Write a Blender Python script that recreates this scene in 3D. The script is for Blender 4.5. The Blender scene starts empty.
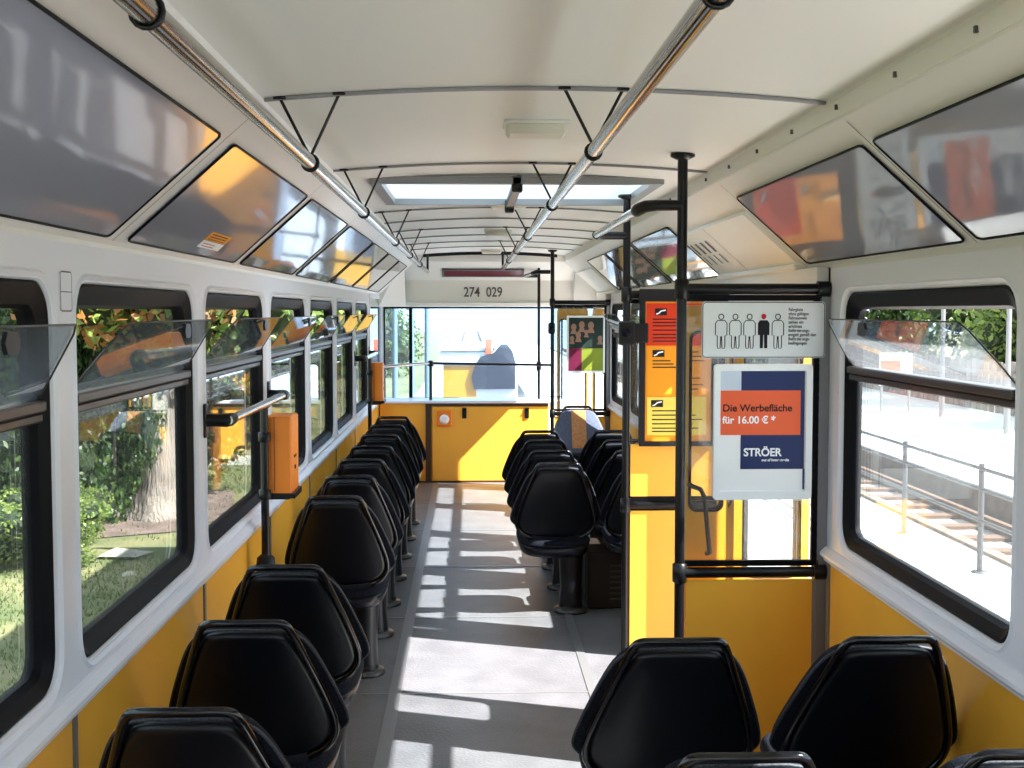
import bpy, math, random
from mathutils import Vector, Matrix
random.seed(7)
S = bpy.context.scene
COL = S.collection
PI = math.pi

# ------------------------------------------------------------------ camera
F = 1250.0
cam_d = bpy.data.cameras.new('camera'); cam = bpy.data.objects.new('camera', cam_d); COL.objects.link(cam)
cam_d.sensor_fit = 'HORIZONTAL'; cam_d.sensor_width = 36; cam_d.lens = F / 1024 * 36
cam_d.clip_start = .02; cam_d.clip_end = 500
cam.location = (-.19, 0, 1.60)
cam.rotation_euler = (PI / 2 - math.atan(73 / F), 0, -math.atan(42 / F))
S.camera = cam

# ------------------------------------------------------------------ sky, sun, exposure
w = bpy.data.worlds.new('sky'); S.world = w; w.use_nodes = True
bg = w.node_tree.nodes['Background']; bg.inputs[0].default_value = (.74, .87, 1, 1); bg.inputs[1].default_value = 2.0
sd = bpy.data.lights.new('sun', 'SUN'); sun = bpy.data.objects.new('sun', sd); COL.objects.link(sun)
sd.energy = 20; sd.angle = math.radians(.6); sd.color = (1, .96, .92)
sun.rotation_euler = Vector((-.975, .365, -1)).to_track_quat('-Z', 'Y').to_euler()
sun.location = (8, -3, 9)
S.view_settings.view_transform = 'Standard'; S.view_settings.look = 'None'
S.view_settings.gamma = 1; S.view_settings.use_curve_mapping = False
S.view_settings.exposure = 0.62
S.cycles.use_denoising = True
S.cycles.max_bounces = 12; S.cycles.diffuse_bounces = 7; S.cycles.transparent_max_bounces = 24
S.cycles.caustics_reflective = False; S.cycles.caustics_refractive = False

# ------------------------------------------------------------------ materials
def mat(name, col, rough=.5, metal=0, noise=0, nscale=8, bump=0, bscale=40, coat=0, spec=None, col2=None, trans=0):
    m = bpy.data.materials.new(name); m.use_nodes = True
    nt = m.node_tree; b = nt.nodes['Principled BSDF']
    b.inputs['Base Color'].default_value = (*col, 1)
    b.inputs['Roughness'].default_value = rough; b.inputs['Metallic'].default_value = metal
    b.inputs['Coat Weight'].default_value = coat; b.inputs['Coat Roughness'].default_value = .03
    if spec is not None: b.inputs['Specular IOR Level'].default_value = spec
    tc = nt.nodes.new('ShaderNodeTexCoord')
    if noise or col2:
        n = nt.nodes.new('ShaderNodeTexNoise'); n.inputs['Scale'].default_value = nscale; n.inputs['Detail'].default_value = 5
        nt.links.new(tc.outputs['Object'], n.inputs['Vector'])
        r = nt.nodes.new('ShaderNodeValToRGB')
        c2 = col2 if col2 else tuple(max(0, c * (1 - noise)) for c in col)
        r.color_ramp.elements[0].color = (*c2, 1); r.color_ramp.elements[1].color = (*col, 1)
        r.color_ramp.elements[0].position = .35; r.color_ramp.elements[1].position = .65
        nt.links.new(n.outputs['Fac'], r.inputs['Fac']); nt.links.new(r.outputs['Color'], b.inputs['Base Color'])
    if bump:
        n2 = nt.nodes.new('ShaderNodeTexNoise'); n2.inputs['Scale'].default_value = bscale
        nt.links.new(tc.outputs['Object'], n2.inputs['Vector'])
        bp = nt.nodes.new('ShaderNodeBump'); bp.inputs['Strength'].default_value = bump; bp.inputs['Distance'].default_value = .01
        nt.links.new(n2.outputs['Fac'], bp.inputs['Height']); nt.links.new(bp.outputs['Normal'], b.inputs['Normal'])
    if trans:
        o = nt.nodes['Material Output']; t = nt.nodes.new('ShaderNodeBsdfTranslucent'); t.inputs[0].default_value = (*[min(1, c * 1.6) for c in col], 1)
        mx = nt.nodes.new('ShaderNodeMixShader'); mx.inputs[0].default_value = trans
        nt.links.new(b.outputs[0], mx.inputs[1]); nt.links.new(t.outputs[0], mx.inputs[2]); nt.links.new(mx.outputs[0], o.inputs[0])
    return m

def glass(name, tint=(1, 1, 1), refl=1.0, haze=0.0):
    m = bpy.data.materials.new(name); m.use_nodes = True; nt = m.node_tree; nt.nodes.clear()
    o = nt.nodes.new('ShaderNodeOutputMaterial'); t = nt.nodes.new('ShaderNodeBsdfTransparent'); t.inputs[0].default_value = (*tint, 1)
    g = nt.nodes.new('ShaderNodeBsdfGlossy'); g.inputs['Roughness'].default_value = .01
    ge = nt.nodes.new('ShaderNodeNewGeometry'); dt = nt.nodes.new('ShaderNodeVectorMath'); dt.operation = 'DOT_PRODUCT'
    nt.links.new(ge.outputs['Normal'], dt.inputs[0]); nt.links.new(ge.outputs['Incoming'], dt.inputs[1])
    def mth(op, a, b=None):
        n = nt.nodes.new('ShaderNodeMath'); n.operation = op; n.use_clamp = op != 'ABSOLUTE'
        for i, q in enumerate((a, b)):
            if q is None: continue
            if isinstance(q, (int, float)): n.inputs[i].default_value = q
            else: nt.links.new(q, n.inputs[i])
        return n.outputs[0]
    fz = mth('ADD', mth('MULTIPLY', mth('POWER', mth('SUBTRACT', 1.0, mth('ABSOLUTE', dt.outputs['Value'])), 5.0), .96), .04)
    fz = mth('MULTIPLY', fz, refl)
    mx = nt.nodes.new('ShaderNodeMixShader')
    nt.links.new(fz, mx.inputs[0])
    src = t
    if haze:
        d = nt.nodes.new('ShaderNodeBsdfTranslucent'); d.inputs[0].default_value = (.9, .93, 1, 1)
        m2 = nt.nodes.new('ShaderNodeMixShader'); m2.inputs[0].default_value = haze
        nt.links.new(t.outputs[0], m2.inputs[1]); nt.links.new(d.outputs[0], m2.inputs[2]); src = m2
    nt.links.new(src.outputs[0], mx.inputs[1]); nt.links.new(g.outputs[0], mx.inputs[2]); nt.links.new(mx.outputs[0], o.inputs[0])
    return m

def floor_mat():
    m = mat('floor_rubber', (.150, .150, .162), .42, noise=.22, nscale=5)
    nt = m.node_tree; b = nt.nodes['Principled BSDF']; tc = nt.nodes.new('ShaderNodeTexCoord')
    v = nt.nodes.new('ShaderNodeTexVoronoi'); v.inputs['Scale'].default_value = 90
    nt.links.new(tc.outputs['Object'], v.inputs['Vector'])
    bp = nt.nodes.new('ShaderNodeBump'); bp.inputs['Strength'].default_value = .25; bp.inputs['Distance'].default_value = .004
    nt.links.new(v.outputs['Distance'], bp.inputs['Height']); nt.links.new(bp.outputs['Normal'], b.inputs['Normal'])
    return m

def bark_mat():
    m = mat('bark', (.27, .23, .20), .9, noise=.5, nscale=3)
    nt = m.node_tree; b = nt.nodes['Principled BSDF']; tc = nt.nodes.new('ShaderNodeTexCoord')
    mp = nt.nodes.new('ShaderNodeMapping'); mp.inputs['Scale'].default_value = (9, 9, 1.2)
    n = nt.nodes.new('ShaderNodeTexNoise'); n.inputs['Scale'].default_value = 3
    nt.links.new(tc.outputs['Object'], mp.inputs[0]); nt.links.new(mp.outputs[0], n.inputs['Vector'])
    bp = nt.nodes.new('ShaderNodeBump'); bp.inputs['Strength'].default_value = 1; bp.inputs['Distance'].default_value = .05
    nt.links.new(n.outputs['Fac'], bp.inputs['Height']); nt.links.new(bp.outputs['Normal'], b.inputs['Normal'])
    return m

M = dict(
    white=mat('wall_white', (.80, .81, .89), .35),
    cream=mat('ceiling_cream', (.82, .81, .775), .45, bump=.03, bscale=5),
    trimw=mat('trim_white', (.77, .76, .74), .4),
    endw=mat('end_panel_white', (.80, .795, .77), .45),
    yellow=mat('panel_yellow', (1.0, .50, .055), .33, noise=.06, nscale=3),
    dyellow=mat('door_yellow', (.90, .45, .03), .35),
    black=mat('black_plastic', (.006, .006, .007), .35, spec=.3),
    rubber=mat('black_rubber', (.004, .004, .006), .5, spec=.09),
    pole=mat('black_painted_steel', (.005, .005, .007), .28, spec=.35),
    steel=mat('brushed_steel', (.40, .39, .38), .16, 1),
    trans=mat('transom_metal', (.055, .045, .042), .35, .4),
    alu=mat('floor_strip_metal', (.30, .30, .31), .4, .6),
    greym=mat('grey_metal', (.24, .24, .25), .4, .5),
    brownm=mat('brown_profile', (.05, .025, .012), .4),
    gpanel=mat('glossy_grey_panel', (.36, .37, .45), .06, coat=.4, bump=.09, bscale=3.6),
    gpanel2=mat('glossy_pale_panel', (.34, .34, .35), .06, coat=.7, bump=.10, bscale=4),
    shell=mat('seat_shell_plastic', (.0035, .004, .007), .30, bump=.04, bscale=60, spec=.28),
    fabric=mat('seat_fabric', (.010, .012, .022), .85, noise=.6, nscale=120, spec=.15, bump=.4, bscale=200),
    stripe=mat('seat_stripe_fabric', (.62, .27, .10), .8, noise=.3, nscale=60),
    piping=mat('seat_piping', (.05, .055, .075), .6, noise=.9, nscale=240),
    blueg=mat('seat_blue_grey_fabric', (.11, .13, .21), .8, noise=.3, nscale=80),
    tube=mat('seat_tube', (.004, .004, .006), .14, spec=.5),
    orange=mat('validator_orange', (.87, .23, .012), .4),
    railg=mat('weathered_railing_grey', (.07, .075, .085), .6, .2),
    heater=mat('heater_brown', (.022, .015, .011), .55, spec=.2),
    louv=mat('louvre_metal', (.05, .045, .045), .4, .3),
    lamp=mat('lamp_cover', (.74, .71, .60), .4),
    led=mat('led_window_red', (.12, .008, .008), .15),
    ink=mat('ink_black', (.015, .015, .018), .5, spec=.15),
    inkg=mat('ink_grey', (.12, .12, .13), .5, spec=.15),
    red=mat('print_red', (.55, .03, .03), .5, spec=.15),
    signw=mat('sign_white', (.76, .80, .82), .3),
    pframe=mat('poster_frame_white', (.92, .94, .96), .3),
    pnavy=mat('print_navy', (.022, .035, .12), .35, spec=.15),
    porange=mat('print_orange', (.86, .14, .055), .4, spec=.15),
    ppale=mat('print_pale', (.62, .70, .82), .4, spec=.15),
    pwhite=mat('print_white', (.93, .93, .94), .4),
    pred=mat('notice_red', (.62, .045, .014), .5, spec=.15),
    pamber=mat('notice_amber', (.85, .33, .02), .5, spec=.15),
    plemon=mat('notice_lemon', (.88, .68, .12), .5, spec=.15),
    pmaroon=mat('print_maroon', (.16, .015, .05), .5, spec=.15),
    pgreen=mat('print_green', (.24, .29, .035), .5, spec=.15),
    pdark=mat('print_dark', (.02, .035, .03), .5, spec=.15),
    skin=mat('print_skin', (.30, .17, .12), .5, spec=.15),
    glass=glass('window_glass', (.93, .96, .95), 1.0, .012),
    hopper=glass('hopper_glass', (.90, .94, .95), 1.15, .04),
    front=glass('windscreen_glass', (.78, .89, 1.0), 1.1, .05),
    part=glass('partition_glass', (.86, .88, .88), 1.1, .03),
    grass=mat('grass', (.085, .11, .04), .95, nscale=1.3, col2=(.20, .18, .085), bump=.8, bscale=30),
    blade=mat('grass_blade', (.11, .15, .045), .8, trans=.25),
    earth=mat('bare_earth', (.20, .14, .12), .95, noise=.5, nscale=3),
    concrete=mat('concrete', (.62, .62, .60), .9, noise=.12, nscale=2),
    paving=mat('pale_path', (.34, .33, .29), .9, noise=.15, nscale=2),
    ballast=mat('ballast', (.40, .38, .37), .95, noise=.6, nscale=14, bump=1, bscale=40),
    rust=mat('rusty_rail', (.12, .07, .045), .6),
    kerb=mat('platform_edge', (.20, .16, .13), .9, noise=.4, nscale=6),
    bark=bark_mat(),
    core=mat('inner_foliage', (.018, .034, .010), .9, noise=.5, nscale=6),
    leafd=mat('leaf_dark', (.030, .070, .014), .5, trans=.3, noise=.5, nscale=2),
    leafm=mat('leaf_mid', (.085, .15, .028), .5, trans=.35, noise=.5, nscale=2),
    leafl=mat('leaf_light', (.22, .29, .07), .5, trans=.4, noise=.3, nscale=2),
    leafb=mat('leaf_brown', (.30, .14, .04), .6, trans=.35, noise=.5, nscale=2),
    vyellow=mat('vehicle_yellow', (.60, .27, .006), .35),
    vwhite=mat('vehicle_white', (.8, .8, .82), .3),
    vdark=mat('vehicle_glass_dark', (.02, .025, .04), .08),
    vblue=mat('mast_blue_grey', (.13, .19, .28), .5),
    tyre=mat('tyre', (.015, .015, .015), .8),
    floor=floor_mat(),
)

def hatch_mat():
    m = bpy.data.materials.new('hatch_translucent'); m.use_nodes = True; nt = m.node_tree; nt.nodes.clear()
    o = nt.nodes.new('ShaderNodeOutputMaterial'); t = nt.nodes.new('ShaderNodeBsdfTransparent'); t.inputs[0].default_value = (.80, .88, .92, 1)
    d = nt.nodes.new('ShaderNodeBsdfTranslucent'); d.inputs[0].default_value = (.5, .56, .6, 1)
    mx = nt.nodes.new('ShaderNodeMixShader'); mx.inputs[0].default_value = .8
    t2 = nt.nodes.new('ShaderNodeBsdfTransparent'); t2.inputs[0].default_value = (.5, .56, .6, 1)
    nt.links.new(t2.outputs[0], mx.inputs[1]); nt.links.new(d.outputs[0], mx.inputs[2]); nt.links.new(mx.outputs[0], o.inputs[0])
    nt.nodes.remove(t)
    return m
M['hatch'] = hatch_mat()

# ------------------------------------------------------------------ mesh helpers
class MB:
    def __init__(s): s.v = []; s.f = []; s.sm = []
    def add(s, vs, fs, smooth=False):
        k = len(s.v); s.v += [tuple(p) for p in vs]
        for f in fs: s.f.append(tuple(i + k for i in f)); s.sm.append(smooth)
        return s
    def box(s, a, b, rz=0, c=None):
        x0, y0, z0 = a; x1, y1, z1 = b
        vs = [Vector(p) for p in [(x0,y0,z0),(x1,y0,z0),(x1,y1,z0),(x0,y1,z0),(x0,y0,z1),(x1,y0,z1),(x1,y1,z1),(x0,y1,z1)]]
        return s.add(vs, [(0,3,2,1),(4,5,6,7),(0,1,5,4),(1,2,6,5),(2,3,7,6),(3,0,4,7)])
    def bbox(s, a, b, r=.01):
        """box with chamfered edges"""
        x0,y0,z0=a; x1,y1,z1=b; r=min(r,(x1-x0)*.45,(y1-y0)*.45,(z1-z0)*.45)
        vs=[];idx={}
        for ix,(x,sx) in enumerate(((x0,1),(x1,-1))):
            for iy,(y,sy) in enumerate(((y0,1),(y1,-1))):
                for iz,(z,sz) in enumerate(((z0,1),(z1,-1))):
                    for ax in range(3):
                        p=[x+sx*r,y+sy*r,z+sz*r]; p[ax]=(x,y,z)[ax]
                        idx[ix,iy,iz,ax]=len(vs); vs.append(tuple(p))
        g=lambda *k: idx[k]
        fs=[]
        for i in (0,1):
            fs.append((g(i,0,0,0),g(i,1,0,0),g(i,1,1,0),g(i,0,1,0)))
            fs.append((g(0,i,0,1),g(1,i,0,1),g(1,i,1,1),g(0,i,1,1)))
            fs.append((g(0,0,i,2),g(1,0,i,2),g(1,1,i,2),g(0,1,i,2)))
        for i in (0,1):
            for j in (0,1):
                fs.append((g(i,j,0,0),g(i,j,1,0),g(i,j,1,1),g(i,j,0,1)))
                fs.append((g(i,0,j,0),g(i,1,j,0),g(i,1,j,2),g(i,0,j,2)))
                fs.append((g(0,i,j,1),g(1,i,j,1),g(1,i,j,2),g(0,i,j,2)))
                for k in (0,1): fs.append((g(i,j,k,0),g(i,j,k,1),g(i,j,k,2)))
        return s.add(vs,fs)
    def tube(s, pts, r, n=10, cap=True, closed=False):
        pts = [Vector(p) for p in pts]; m = len(pts); rs = r if isinstance(r, (list, tuple)) else [r] * m
        vs = []; up = None
        for i, p in enumerate(pts):
            if closed: t = (pts[(i + 1) % m] - pts[i - 1])
            else: t = pts[min(i + 1, m - 1)] - pts[max(i - 1, 0)]
            t.normalize()
            if up is None: up = t.orthogonal().normalized()
            up = (up - t * up.dot(t))
            if up.length < 1e-6: up = t.orthogonal()
            up.normalize(); b = t.cross(up)
            for k in range(n):
                a = 2 * PI * k / n; vs.append(p + (up * math.cos(a) + b * math.sin(a)) * rs[i])
        fs = []
        for i in range(m if closed else m - 1):
            for k in range(n):
                j = (i + 1) % m
                fs.append((i*n+k, i*n+(k+1)%n, j*n+(k+1)%n, j*n+k))
        s.add(vs, fs, True)
        if cap and not closed:
            s.add(vs[:n], [tuple(range(n))[::-1]]); s.add(vs[-n:], [tuple(range(n))])
        return s
    def lathe(s, prof, c=(0, 0, 0), n=20):
        vs = []
        for r, z in prof:
            for k in range(n): vs.append((c[0] + r*math.cos(2*PI*k/n), c[1] + r*math.sin(2*PI*k/n), c[2] + z))
        fs = [(i*n+k, i*n+(k+1)%n, (i+1)*n+(k+1)%n, (i+1)*n+k) for i in range(len(prof)-1) for k in range(n)]
        return s.add(vs, fs, True)
    def poly(s, pts): return s.add(pts, [tuple(range(len(pts)))])
    def prism(s, pts, d):
        """closed polygon (3D pts) extruded by vector d"""
        n = len(pts); d = Vector(d); vs = [Vector(p) for p in pts]; vs += [p + d for p in vs]
        return s.add(vs, [tuple(range(n))[::-1], tuple(range(n, 2*n))] + [(i, (i+1)%n, n+(i+1)%n, n+i) for i in range(n)])
    def build(s, name, m, parent=None, smooth=None):
        me = bpy.data.meshes.new(name); me.from_pydata([tuple(v) for v in s.v], [], s.f)
        me.polygons.foreach_set('use_smooth', s.sm if smooth is None else [smooth] * len(s.f))
        me.materials.append(m); me.update()
        o = bpy.data.objects.new(name, me); COL.objects.link(o)
        if parent: o.parent = parent
        return o

def fixn(o):
    import bmesh
    b = bmesh.new(); b.from_mesh(o.data); bmesh.ops.remove_doubles(b, verts=b.verts, dist=1e-5); bmesh.ops.recalc_face_normals(b, faces=b.faces); b.to_mesh(o.data); b.free(); return o

def tag(o, label=None, cat=None, group=None, kind=None):
    if label: o['label'] = label
    if cat: o['category'] = cat
    if group: o['group'] = group
    if kind: o['kind'] = kind
    return o
def thing(name, label, cat, loc=(0, 0, 0), rz=0, group=None):
    o = bpy.data.objects.new(name, None); COL.objects.link(o); o.empty_display_size = .1
    o.location = loc; o.rotation_euler = (0, 0, rz); return tag(o, label, cat, group)
def struct(o, label=None): return tag(o, label, kind='structure')
def copy_tree(o, parent=None):
    c = o.copy(); COL.objects.link(c)
    if parent: c.parent = parent
    for ch in list(o.children): copy_tree(ch, c)
    return c

def chaikin(p, n=2, closed=True):
    for _ in range(n):
        q = []; m = len(p)
        if not closed: q.append(p[0])
        for i in range(m if closed else m - 1):
            a, b = Vector(p[i]), Vector(p[(i + 1) % m])
            q += [a * .75 + b * .25, a * .25 + b * .75]
        if not closed: q.append(p[-1])
        p = q
    return [Vector(x) for x in p]

def rrect(a0, a1, b0, b1, r, seg=6):
    """rounded rectangle, list of (a, b), starting at the low-b edge, with seg+1 points a corner"""
    out = []
    for (ca, cb, t0) in ((a1 - r, b0 + r, -PI/2), (a1 - r, b1 - r, 0), (a0 + r, b1 - r, PI/2), (a0 + r, b0 + r, PI)):
        for k in range(seg + 1):
            t = t0 + PI/2 * k / seg; out.append((ca + r * math.cos(t), cb + r * math.sin(t)))
    return out
def rect_match(a0, a1, b0, b1, ia0, ia1, ib0, ib1, r, seg=6):
    """points on the outer rectangle matching rrect()"""
    out = []
    cor = ((a1, b0), (a1, b1), (a0, b1), (a0, b0))
    for q in range(4):
        ca, cb = cor[q]
        st = ((ia1 - r, b0), (a1, ib1 - r), (ia0 + r, b1), (a0, ib0 + r))[q]
        en = ((a1, ib0 + r), (ia1 - r, b1), (a0, ib1 - r), (ia0 + r, b0))[q]
        for k in range(seg + 1):
            t = k / seg
            if t <= .5: u = t * 2; out.append((st[0] + (ca - st[0]) * u, st[1] + (cb - st[1]) * u))
            else: u = t * 2 - 1; out.append((ca + (en[0] - ca) * u, cb + (en[1] - cb) * u))
    return out
def bridge(mb, A, B, smooth=False):
    n = len(A); mb.add(list(A) + list(B), [(i, (i+1)%n, n+(i+1)%n, n+i) for i in range(n)], smooth)

def stroke2d(mb, pts, wd, P, closed=True):
    """flat line of width wd through 2D pts; P maps (u, v) to 3D"""
    pts = [Vector(p).to_2d() if len(p) > 2 else Vector(p) for p in pts]; n = len(pts); L = []; R = []
    for i, p in enumerate(pts):
        a = pts[i - 1] if (closed or i > 0) else p; b = pts[(i + 1) % n] if (closed or i < n - 1) else p
        t = (b - a); t.normalize(); nn = Vector((-t.y, t.x)) * wd / 2
        L.append(P(*(p + nn))); R.append(P(*(p - nn)))
    mb.add(L + R, [(i, (i+1)%n, n+(i+1)%n, n+i) for i in range(n if closed else n - 1)])

def text(name, s, m, parent, loc, size, rot=(PI/2, 0, 0), align='LEFT', sx=1.0, bold=0, ext=.0004, lh=1.0):
    c = bpy.data.curves.new(name, 'FONT'); c.body = s; c.size = size; c.align_x = align; c.extrude = ext; c.offset = bold; c.space_line = lh
    t = bpy.data.objects.new(name, c); COL.objects.link(t)
    dg = bpy.context.evaluated_depsgraph_get(); me = bpy.data.meshes.new_from_object(t.evaluated_get(dg))
    bpy.data.objects.remove(t); me.materials.clear(); me.materials.append(m)
    o = bpy.data.objects.new(name, me); COL.objects.link(o); o.location = loc; o.rotation_euler = rot; o.scale = (sx, 1, 1)
    if parent: o.parent = parent
    return o

# ------------------------------------------------------------------ body shell measurements
W = 1.04; Y0 = -1.25; Y1 = 12.10
PIL = 1.31
pill = [1.35 + PIL * k - .01 for k in range(-1, 8)]      # left pillars
WB, WT = .818, 1.665                                     # window opening bottom, top
TR0, TR1 = 1.375, 1.42                                   # transom

def wall_module(mb, side, y0, y1, wy0, wy1, z0=.765, z1=1.745, r=.085, depth=.055):
    inner = rrect(wy0, wy1, WB, WT, r); outer = rect_match(y0, y1, z0, z1, wy0, wy1, WB, WT, r)
    X = side * W; Xo = side * (W + depth)
    bridge(mb, [(X, a, b) for a, b in outer], [(X, a, b) for a, b in inner])
    bridge(mb, [(Xo, a, b) for a, b in outer], [(Xo, a, b) for a, b in inner])
    # lip: small rounded edge then reveal
    lip = rrect(wy0 + .004, wy1 - .004, WB + .004, WT - .004, r - .004)
    bridge(mb, [(X, a, b) for a, b in inner], [(side * (W + .006), a, b) for a, b in lip], True)
    bridge(mb, [(side * (W + .006), a, b) for a, b in lip], [(Xo, a, b) for a, b in lip])
    # raised bead round the opening
    o1 = rrect(wy0 - .018, wy1 + .018, WB - .018, WT + .018, r + .018); o2 = rrect(wy0 - .003, wy1 + .003, WB - .003, WT + .003, r + .003)
    bridge(mb, [(X, a, b) for a, b in o1], [(side * (W - .007), a, b) for a, b in rrect(wy0 - .012, wy1 + .012, WB - .012, WT + .012, r + .012)], True)
    bridge(mb, [(side * (W - .007), a, b) for a, b in rrect(wy0 - .012, wy1 + .012, WB - .012, WT + .012, r + .012)], [(X, a, b) for a, b in o2], True)

WN = [0]
def window(side, wy0, wy1, place):
    WN[0] += 1
    root = bpy.data.objects.new('window_%d' % WN[0], None); COL.objects.link(root); struct(root)
    root.location = (side * (W + .03), (wy0 + wy1) / 2, WB)
    inv = Vector(root.location)
    def P(x, y, z): return (x - inv.x, y - inv.y, z - inv.z)
    r = .081; mb = MB()
    a = [(wy0 + .005, wy1 - .005, WB + .005, WT - .005, r, W + .008), (wy0 + .012, wy1 - .012, WB + .012, WT - .012, r - .007, W + .004),
         (wy0 + .040, wy1 - .040, WB + .036, WT - .052, r - .03, W + .020), (wy0 + .050, wy1 - .050, WB + .045, WT - .060, r - .035, W + .034),
         (wy0 + .050, wy1 - .050, WB + .045, WT - .060, r - .035, W + .052), (wy0 + .005, wy1 - .005, WB + .005, WT - .005, r, W + .052)]
    rings = [[P(side * x, p, q) for p, q in rrect(a0, a1, b0, b1, rr)] for a0, a1, b0, b1, rr, x in a]
    for i in range(len(rings) - 1): bridge(mb, rings[i], rings[i + 1], True)
    mb.build('window_frame', M['rubber'], root)
    mb = MB(); X = side
    t = MB()
    for z0, z1, d0 in ((TR0, TR0 + .02, .012), (TR0 + .022, TR1, .004)):
        t.bbox(P(min(X*(W+d0), X*(W+.05)), wy0 + .03, z0), P(max(X*(W+d0), X*(W+.05)), wy1 - .03, z1), .004)
    t.build('transom', M['trans'], root)
    g = MB(); xg = side * (W + .040)
    g.prism([P(xg, p, q) for p, q in rrect(wy0 + .045, wy1 - .045, WB + .04, TR0 + .004, .03)], (side * .005, 0, 0))
    g.build('lower_pane', M['glass'], root)
    # hopper light, tipped into the car
    h = MB(); xb = side * (W + .022); xt = side * (W - .085)
    zb, zt = TR1 + .002, 1.574
    out = [(wy0 + .03, zb), (wy1 - .03, zb), (wy1 - .045, zb + .045), (wy1 - .09, zt - .02), (wy1 - .12, zt), (wy0 + .13, zt), (wy0 + .10, zt - .02), (wy0 + .045, zb + .045)]
    def HX(z): return xb + (xt - xb) * (z - zb) / (zt - zb)
    h.prism([P(HX(z), y, z) for y, z in out], (side * .005, 0, .001))
    hp = fixn(h.build('hopper_pane', M['hopper'], root))
    e = MB(); e.tube([P(HX(z), y, z) for y, z in out[1:] + out[:1]], .0022, 5)
    e.build('pane_edge', M['trans'], hp)
    k = MB(); yc = wy1 - .45
    k.prism([P(HX(zt - .02) - side * .004, yc + a, zt - .028 + b) for a, b in ((-.036, .0), (-.024, .019), (.024, .019), (.036, .0), (.024, -.019), (-.024, -.019))], (-side * .008, 0, 0))
    fixn(k.build('latch', M['black'], hp))
    return root

# ------------------------------------------------------------------ left wall (green side)
wl = MB()
nleft = len(pill) - 1
for k in range(nleft):
    wall_module(wl, -1, pill[k], pill[k + 1], pill[k] + .072, pill[k + 1] - .072)
wl.add([(-W, pill[-1], .765), (-W, 10.62, .765), (-W, 10.62, 1.745), (-W, pill[-1], 1.745)], [(0, 1, 2, 3)])
lo = wl.build('wall_left', M['white']); struct(lo)
# the wall above and under the windows at the tail, closing to the back
for k in range(nleft): window(-1, pill[k] + .072, pill[k + 1] - .072, 'left')

# ------------------------------------------------------------------ right wall (platform side)
D1a, D1b, D2a = 4.26, 5.74, 10.95
rmods = [(Y0, .14), (.14, 1.45), (1.45, 2.73), (2.73, 4.12)]
wr = MB()
rw = [(.14, 1.45), (1.45, 2.69), (2.69, 4.16)] + [(D1b + .04 + 1.29 * k, D1b + .04 + 1.29 * (k + 1)) for k in range(4)]
rw[0] = (-.05, 1.40); rw.insert(0, (Y0, -.05)); rw[2] = (1.40, 2.70); rw[3] = (2.70, 4.16)
for a, b in rw: wall_module(wr, 1, a, b, a + .072, b - .072)
wr.add([(W, 4.16, .765), (W, D1a, .765), (W, D1a, 1.745), (W, 4.16, 1.745)], [(0, 1, 2, 3)])
ro = wr.build('wall_right', M['white']); struct(ro)
for a, b in rw: window(1, a + .072, b - .072, 'right')

# wall body that closes towards the outside, lower yellow lining, sill ledge
def lining(side, a, b, nm):
    m = MB()
    x = side * W
    m.box((min(x, side*(W+.06)), a, 0), (max(x, side*(W+.06)), b, .768))
    o = m.build('panel', M['yellow']); return o
def baseboard_strip(side, a, b): pass
lowL = MB(); lowL.box((-W - .06, Y0, .0), (-W, Y1 - .02, .764)); o = lowL.build('wall_left_lower', M['yellow']); struct(o)
lowR = MB()
for a, b in ((Y0, D1a), (D1b, D2a)): lowR.box((W, a, 0), (W + .06, b, .764))
o = lowR.build('wall_right_lower', M['yellow']); struct(o)
sill = MB()
def sillseg(mb, side, a, b):
    pr = [(W, .752), (W - .020, .754), (W - .026, .762), (W - .024, .772), (W - .006, .790), (W, .792)]
    mb.prism([(side * x, a, z) for x, z in pr], (0, b - a, 0))
    pr = [(W, .742), (W - .012, .742), (W - .012, .752), (W, .752)]
    mb.prism([(side * x, a, z) for x, z in pr], (0, b - a, 0))
sillseg(sill, -1, Y0, 11.55); struct(fixn(sill.build('trim_1', M['white'])))
sill = MB()
for a, b in ((Y0, D1a), (D1b, D2a)): sillseg(sill, 1, a, b)
struct(fixn(sill.build('trim_2', M['white'])))
# vertical joint strips on the yellow lining
js = MB()
for y in (1.35, 2.66, 3.97, 5.28, 6.59, 7.9, 9.21, 10.5): js.box((-W, y - .010, .03), (-W + .006, y + .010, .742))
for y in (1.42, 4.20, 7.1, 8.4, 9.7): js.box((W - .006, y - .010, .03), (W, y + .010, .742))
struct(js.build('trim_3', M['greym']))
bb = MB()
bb.box((-W, Y0, 0), (-W + .012, 11.5, .06)); struct(bb.build('baseboard_left', M['rubber']))
bb = MB(); bb.box((W - .012, Y0, 0), (W, D1a, .06)); bb.box((W - .012, D1b, 0), (W, D2a, .06)); struct(bb.build('baseboard_right', M['rubber']))

# ------------------------------------------------------------------ cove, upper strip, ceiling
def arc_z(x): return 2.15 - .032 * (x / .695) ** 2
cov = MB()
prof = [(W + .055, 1.745), (W, 1.745), (1.037, 1.755), (1.03, 1.765), (.75, 2.014), (.70, 2.060), (.697, 2.066), (.705, 2.072), (.700, 2.112), (.695, 2.118)]
def covespan(mb, side, a, b):
    n = len(prof)
    mb.add([(side * x, a, z) for x, z in prof] + [(side * x, b, z) for x, z in prof], [(i, i + 1, n + i + 1, n + i) for i in range(n - 1)])
covespan(cov, -1, Y0, 11.75); struct(cov.build('ceiling_cove', M['trimw']))
cov = MB()
covespan(cov, 1, Y0, 11.75); struct(cov.build('ceiling_cove', M['trimw']))
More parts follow.
